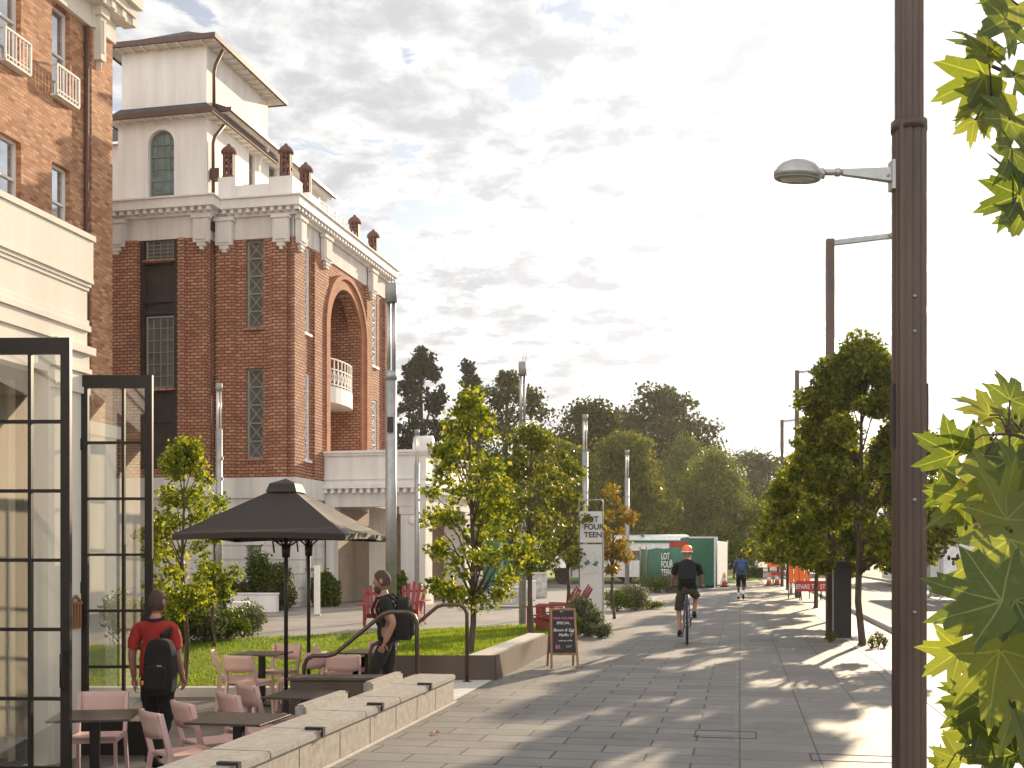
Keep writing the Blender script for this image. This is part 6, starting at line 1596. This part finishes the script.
def person(loc,rz,label,pose,sc=1.0,mats=None,parts=('shirt','trousers','shoes'),name='person'):
    """pose: dict of joints in local space (facing +y)"""
    J={k:Vector(v)*sc for k,v in pose.items() if not k.startswith('_')}; mt=mats
    o=empty(name,loc,rz,label,'person')
    names=['pel','spi','che','nec','hed','shL','elL','wrL','shR','elR','wrR','hiL','knL','anL','toL','hiR','knR','anR','toR']
    I={n:i for i,n in enumerate(names)}
    es=[('pel','spi'),('spi','che'),('che','nec'),('nec','hed'),('che','shL'),('shL','elL'),('elL','wrL'),('che','shR'),('shR','elR'),('elR','wrR'),('pel','hiL'),('hiL','knL'),('knL','anL'),('anL','toL'),('pel','hiR'),('hiR','knR'),('knR','anR'),('anR','toR')]
    rad=dict(pel=(.14,.105),spi=(.135,.10),che=(.15,.11),nec=.058,hed=.06,shL=.055,elL=.043,wrL=.029,shR=.055,elR=.043,wrR=.029,hiL=.078,knL=.052,anL=.036,toL=.03,hiR=.078,knR=.052,anR=.036,toR=.03)
    def R_(k,f=1.0):
        r=rad[k]; return tuple(q*sc*f for q in r) if hasattr(r,'__len__') else (r*sc*f,r*sc*f)
    mb=MB(); V,Fc=grow([tuple(J[n]) for n in names],[(I[a],I[b]) for a,b in es],[R_(n) for n in names],2); mb.add(V,Fc,True)
    hd=pose.get('_head',(0,0)); hc=J['hed']+Vector((0,.012,.085))*sc; head(mb,hc,sc*1.05,hd[0],hd[1])
    for s_,w_,e_ in ((-1,'wrL','elL'),(1,'wrR','elR')):
        d=(J[w_]-J[e_]).normalized(); pn=pose.get('_palm'+('L' if s_<0 else 'R'),(-s_*1.0,.2,0)); hand(mb,J[w_],pose.get('_hdir'+('L' if s_<0 else 'R'),tuple(d)),pn,s_,pose.get('_curl',.45),sc)
    mb.build('body',mt['skin'],o)
    tm=bpy.data.meshes.new('t'); tm.from_pydata(V,[],Fc); tm.update(); NR=[v.normal.copy() for v in tm.vertices]; bpy.data.meshes.remove(tm)
    own=[]
    for p in V:
        best=(9,None,0)
        for a_,b_ in es:
            A,B=J[a_],J[b_]; d=B-A; t=max(0,min(1,(p-A).dot(d)/d.length_squared)); dist=(p-(A+d*t)).length/ (1 if a_ in('pel','spi','che') and b_ in('spi','che','pel') else 1)
            if dist<best[0]: best=(dist,a_+'-'+b_,t)
        own.append(best)
    st_=pose.get('_sleeve',.75); tl=pose.get('_trouser',.94)
    def cloth(nm,mat_,test,off):
        keep={i for i,(dd,bn,t) in enumerate(own) if test(bn,t,V[i])}
        fs=[f for f in Fc if all(i in keep for i in f)]; ids=sorted({i for f in fs for i in f}); mp_={i:k for k,i in enumerate(ids)}
        vs_=[]
        for i in ids:
            p=V[i]; w_=.006*math.sin(p.z*38+p.x*25)*math.sin(p.x*31+p.y*27+p.z*11); vs_.append(p+NR[i]*(off(own[i],p)+w_)*sc)
        m2=[f for f in fs]; mb=MB(); mb.add(vs_,[tuple(mp_[i] for i in f) for f in m2],True); o2=mb.build(nm,mat_,o)
        q=o2.modifiers.new('s','SOLIDIFY'); q.thickness=.006*sc; q.offset=-1; return o2
    hipz=J['pel'].z+.0*sc
    def tshirt(bn,t,p):
        if bn in('spi-che','che-shL','che-shR'): return True
        if bn=='che-nec': return t<.93
        if bn=='pel-spi': return True
        if bn in('pel-hiL','pel-hiR'): return p.z>hipz-.05*sc
        return bn in('shL-elL','shR-elR') and t<st_
    def ttrous(bn,t,p):
        if bn=='pel-spi': return t<.5
        if bn in('pel-hiL','pel-hiR','hiL-knL','hiR-knR'): return True
        return bn in('knL-anL','knR-anR') and t<tl
    cloth('shirt',mt['shirt'],tshirt,lambda ow,p:.012+(.006 if ow[1].startswith('sh') else 0)+(.02 if p.z<J['spi'].z+.08*sc else 0))
    cloth('trousers' if tl>.5 else 'shorts',mt['trousers'],ttrous,lambda ow,p:.012+(.016*ow[2] if ow[1].startswith('kn') else 0)+(.010 if ow[1].startswith('hi') else 0)+(.012*ow[2] if ow[1].startswith('hi') and tl<.5 else 0))
    for q in 'LR':
        mb=MB(); a=J['an'+q]; t_=J['to'+q]; d=(t_-a); chain(mb,[a+Vector((0,-.03,.03))*sc,a+Vector((0,-.02,-.035))*sc,a.lerp(t_,.6)+Vector((0,0,-.012))*sc,t_+d.normalized()*.05*sc],[.044*sc,(.044*sc,.04*sc),(.046*sc,.034*sc),(.036*sc,.022*sc)],2)
        mb.build('shoe',mt['shoe'],o)
    if 'hair' in mt:
        mb=MB(); hair(mb,hc,sc*1.05,hd[0],hd[1],pose.get('_hairlow',-.25),pose.get('_vol',1.06),pose.get('_beard',False)); mb.build('hair',mt['hair'],o)
    return o,J,hc
def backpack(loc,rz,label,w_,h,d,m,tilt=0):
    o=empty('backpack',loc,rz,label,'backpack'); o.rotation_euler=(tilt,0,rz)
    bm=bmesh.new(); bmesh.ops.create_cube(bm,size=1); bmesh.ops.subdivide_edges(bm,edges=bm.edges[:],cuts=3,use_grid_fill=True)
    for v in bm.verts:
        x,y,z=v.co; k=(1-.10*(z*2)**2 if z<0 else 1-.25*(z*2)**2); kk=1-.22*(2*x)**2
        v.co=Vector((x*w_*k*1.0,y*d*kk*(1-.25*max(0,z*2)**2),z*h*(1-.1*(2*x)**2)))
    mb=MB(); mb.bm(bm,True); b=mb.build('bag_body',m,o); s=b.modifiers.new('s','SUBSURF'); s.levels=2; s.render_levels=2
    bm=bmesh.new(); bmesh.ops.create_cube(bm,size=1); bmesh.ops.subdivide_edges(bm,edges=bm.edges[:],cuts=2,use_grid_fill=True)
    for v in bm.verts: v.co=Vector((v.co.x*w_*.72,v.co.y*d*.35-d*.52,v.co.z*h*.42-h*.17))
    mb=MB(); mb.bm(bm,True); b=mb.build('front_pocket',m,o); s=b.modifiers.new('s','SUBSURF'); s.levels=2; s.render_levels=2
    mb=MB(); mb.tube([(-w_*.1,d*.3,h*.45),(-w_*.08,d*.28,h*.56),(w_*.08,d*.28,h*.56),(w_*.1,d*.3,h*.45)],.01,6); mb.build('carry_loop',m,o)
    return o
stand=dict(pel=(0,0,.95),spi=(0,.01,1.12),che=(0,0,1.33),nec=(0,-.01,1.49),hed=(0,.01,1.56),shL=(-.185,0,1.415),elL=(-.245,-.03,1.13),wrL=(-.25,.05,.88),shR=(.185,0,1.415),elR=(.245,-.03,1.13),wrR=(.25,.05,.88),
  hiL=(-.09,0,.9),knL=(-.10,.03,.5),anL=(-.11,-.03,.1),toL=(-.13,.12,.04),hiR=(.09,0,.9),knR=(.10,.03,.5),anR=(.11,-.03,.1),toR=(.13,.12,.04))
# man in red polo, seen from behind
Yr=11.3; pose=dict(stand); pose.update(knL=(-.10,.10,.51),anL=(-.10,.06,.1),toL=(-.12,.21,.04),anR=(.10,-.2,.13),toR=(.11,-.06,.04),wrL=(-.27,.06,.88),elR=(.23,0,1.13),wrR=(.22,.12,.9),_head=(R(-8),R(0)),_sleeve=.8,_hairlow=-.62,_vol=1.015)
rm,J,hc=person((PX(156,Yr),Yr,-.5),R(-12),'person in a red polo shirt walking away, black backpack on the right shoulder',pose,1.0,dict(skin=M['skin'],shirt=M['shirt_red'],trousers=M['black_cloth'],shoe=M['black_cloth'],hair=M['hair']))
mb=MB(); mb.tube([(.07*math.cos(t),.065*math.sin(t)-.005,1.485+.012*math.sin(t)) for t in [2*math.pi*k/16 for k in range(17)]],.016,6); mb.build('collar',M['navy'],rm)
fwd=Vector((math.sin(R(12)),math.cos(R(12)),0)); rgt=Vector((fwd.y,-fwd.x,0))
bp_=Vector((PX(156,Yr),Yr,-.5))-fwd*.22+rgt*.17+Vector((0,0,1.03))
bk_=backpack(tuple(bp_),R(-12),'black backpack hanging from the red shirted man\'s shoulder',.31,.56,.19,M['black_cloth'])
mb=MB(); mb.tube([(-.02,.03,.2),(.0,.07,.30),(.02,.16,.36),(.03,.24,.33)],.025,8); mb.tube([(.09,.08,.2),(.11,.12,-.05),(.06,.1,-.2)],.014,6); mb.build('strap',M['black_cloth'],bk_)
mb=MB(); mb.tube([(-.12,-.12,-.12),(-.12,-.13,-.16)],.014,8); mb.build('key_tag',M['orange'],bk_)
mb=MB(); mb.box(.03,.075,-.122,-.118,.02,.032); mb.build('patch',M['print_grey'],bk_)

# bearded man coming down the steps, facing left
Yw=13.6; pose=dict(stand); pose.update(knL=(-.1,.16,.53),anL=(-.1,.12,.16),toL=(-.1,.26,.12),anR=(.1,-.22,.12),toR=(.11,-.08,.04),elL=(-.24,-.12,1.14),wrL=(-.2,.0,.9),elR=(.23,-.14,1.15),wrR=(.2,-.05,.90),che=(0,.02,1.33),nec=(0,.04,1.48),hed=(0,.06,1.55),_head=(R(0),R(-8)),_sleeve=.55,_hairlow=-.45,_beard=True,_vol=1.09)
wl,J,hc=person((PX(388,Yw),Yw,-.30),R(84),'person with dark beard and black clothes walking left down the steps',pose,.98,dict(skin=M['skin'],shirt=M['black_cloth'],trousers=M['black_cloth'],shoe=M['black_cloth'],hair=M['hair']))
bk2=backpack((PX(388,Yw)+.19,Yw-.01,-.30+1.16),R(84),'black backpack on the back of the bearded walking man',.32,.52,.20,M['black_cloth'])
mb=MB(); mb.tube([(-.1,.06,.2),(-.12,.16,.28),(-.13,.3,.24),(-.12,.36,.1),(-.12,.28,-.08)],.018,8); mb.tube([(.1,.06,.2),(.12,.16,.28),(.13,.3,.24),(.12,.36,.1),(.12,.28,-.08)],.018,8); mb.build('strap',M['black_cloth'],bk2)

# cyclist
Yb=21.2; bx=PX(687,Yb)
bike=empty('bicycle',(bx,Yb,0),-TH+R(3),'black bicycle ridden away along the path','bicycle')
for y in (-.52,.52):
    mb=MB(); pts=[(0,y+.335*math.cos(2*math.pi*k/32),.35+.335*math.sin(2*math.pi*k/32)) for k in range(33)]; mb.tube(pts,.02,8,False); wh=mb.build('wheel',M['rubber'],bike)
    mb=MB(); mb.tube([(0,y+.31*math.cos(2*math.pi*k/32),.35+.31*math.sin(2*math.pi*k/32)) for k in range(33)],.009,6,False); mb.build('rim',M['alu'],wh)
    mb=MB()
    for k in range(16): t=2*math.pi*k/16; mb.tube([(.02*(-1)**k,y,.35),(0,y+.31*math.cos(t),.35+.31*math.sin(t))],.0018,4)
    mb.tube([(-.05,y,.35),(.05,y,.35)],.02,8); mb.build('spokes',M['alu'],wh)
mb=MB(); bb=(0,-.08,.3); seat=(0,-.22,.86); hdp=(0,.36,.86); hd2=(0,.39,.74)
for a,b,r in ((bb,seat,.017),(seat,hdp,.017),(bb,hd2,.02)): mb.tube([a,b],r,8)
for q in (-.06,.06): mb.tube([(q,-.52,.35),(q*.5,-.10,.3)],.01,6); mb.tube([(q,-.52,.35),(q*.4,-.2,.80)],.009,6); mb.tube([(q,.52,.35),(q*.7,.41,.68)],.012,6)
mb.tube([(-.045,.405,.69),(.045,.405,.69)],.014,6); mb.tube([(0,.41,.66),(0,.33,1.0)],.016,8); mb.build('bike_frame',mat('blue_bike_paint',(.03,.06,.14),.35),bike)
mb=MB(); mb.tube([(-.28,.30,1.02),(-.2,.36,1.03),(0,.38,1.02),(.2,.36,1.03),(.28,.30,1.02)],.012,8); mb.build('handlebar',M['black_steel'],bike)
mb=MB(); mb.ell((0,-.24,.93),(.075,.13,.03),12,8); mb.tube([(0,-.23,.84),(0,-.235,.92)],.013,8); mb.build('saddle',M['rubber'],bike)
mb=MB(); mb.tube([(-.06,-.08,.3),(-.08,-.08,.13)],.01,6); mb.box(-.18,-.08,-.12,-.04,.115,.135); mb.tube([(.06,-.08,.3),(.08,-.08,.47)],.01,6); mb.box(.08,.18,-.12,-.04,.46,.48); mb.lathe([(.09,-.003),(.09,.003)],(0,0,0),20); mb.build('crank',M['black_steel'],bike)
mb=MB(); mb.tube([(-.02,-.3,.76),(.02,-.3,.76)],.02,8); mb.build('rear_light',M['red_sign'],bike)
cp=dict(pel=(0,-.22,1.02),spi=(0,-.17,1.18),che=(0,-.06,1.38),nec=(0,.02,1.52),hed=(0,.05,1.58),shL=(-.19,-.03,1.45),elL=(-.26,.08,1.20),wrL=(-.25,.26,1.06),shR=(.19,-.03,1.45),elR=(.26,.08,1.20),wrR=(.25,.26,1.06),
  hiL=(-.1,-.2,.97),knL=(-.15,.12,.60),anL=(-.13,-.13,.22),toL=(-.14,.02,.16),hiR=(.1,-.2,.97),knR=(.17,.22,.86),anR=(.13,-.1,.56),toR=(.14,.05,.50),_sleeve=.75,_trouser=.0,_head=(0,R(-12)),_hdirL=(0,1,-.1),_hdirR=(0,1,-.1),_palmL=(0,0,-1),_palmR=(0,0,-1),_curl=.9)
cy,J,hc=person((bx,Yb,0),-TH+R(3),'person in black T-shirt, dark shorts and orange helmet riding a bicycle',cp,1.0,dict(skin=M['skin'],shirt=M['black_cloth'],trousers=M['olive'],shoe=M['black_cloth'],hair=M['hair']))
Mh=Matrix.Translation(Vector((bx,Yb,0)))@Matrix.Rotation(-TH+R(3),4,'Z')
he=empty('helmet',tuple(Mh@(hc+Vector((0,0,.03)))),-TH+R(3),'orange cycle helmet with pale rim on the cyclist\'s head','helmet')
mb=MB(); n,m_=20,8; vs_=[];fs=[]
for j in range(m_+1):
    for k in range(n):
        t=2*math.pi*k/n; ph=R(100)*j/m_; g_=1+(.03 if (k%4)<2 else 0); vs_.append((math.sin(ph)*math.cos(t)*.098*g_,math.sin(ph)*math.sin(t)*.125*g_,math.cos(ph)*.115))
for j in range(m_):
    for k in range(n): fs.append((j*n+k,(j+1)*n+k,(j+1)*n+(k+1)%n,j*n+(k+1)%n))
mb.add(vs_,fs,True); mb.build('shell',M['orange'],he)
mb=MB(); mb.tube([(.1*math.cos(2*math.pi*k/20),.126*math.sin(2*math.pi*k/20),-.018) for k in range(21)],.012,6,False); mb.build('rim',M['chalk_white'],he)
bl=Mh@Vector((0,-.27,1.30)); bk3=backpack(tuple(bl),-TH+R(3),'black backpack on the cyclist\'s back',.33,.48,.20,M['black_cloth'],R(-22))
mb=MB()
for q in (-1,1): mb.tube([(q*.1,.06,.2),(q*.13,.16,.26),(q*.14,.26,.2)],.018,8)
mb.build('strap',M['black_cloth'],bk3)

# distant walker
Yp=41.8; pose=dict(stand); pose.update(knL=(-.09,.12,.5),anL=(-.09,.1,.1),toL=(-.1,.24,.05),anR=(.08,-.25,.2),toR=(.08,-.14,.07),_sleeve=.8,_trouser=0.0,_hairlow=-.4)
pw,J,hc=person((PX(741,Yp),Yp,0),-TH,'distant person in blue top and dark shorts walking away on the path',pose,1.0,dict(skin=M['skin_dark'],shirt=M['blue_cloth'],trousers=M['black_cloth'],shoe=M['rubber'],hair=M['hair']))
for q in 'LR':
    mb=MB(); chain(mb,[J['an'+q],J['kn'+q].lerp(J['an'+q],.45)],[.042,.048],1); mb.build('sock',M['chalk_white'],pw)
bk4=backpack((PX(741,Yp)-.03,Yp-.2,1.24),-TH,'blue backpack worn by the distant walker',.3,.42,.16,M['blue_cloth'])
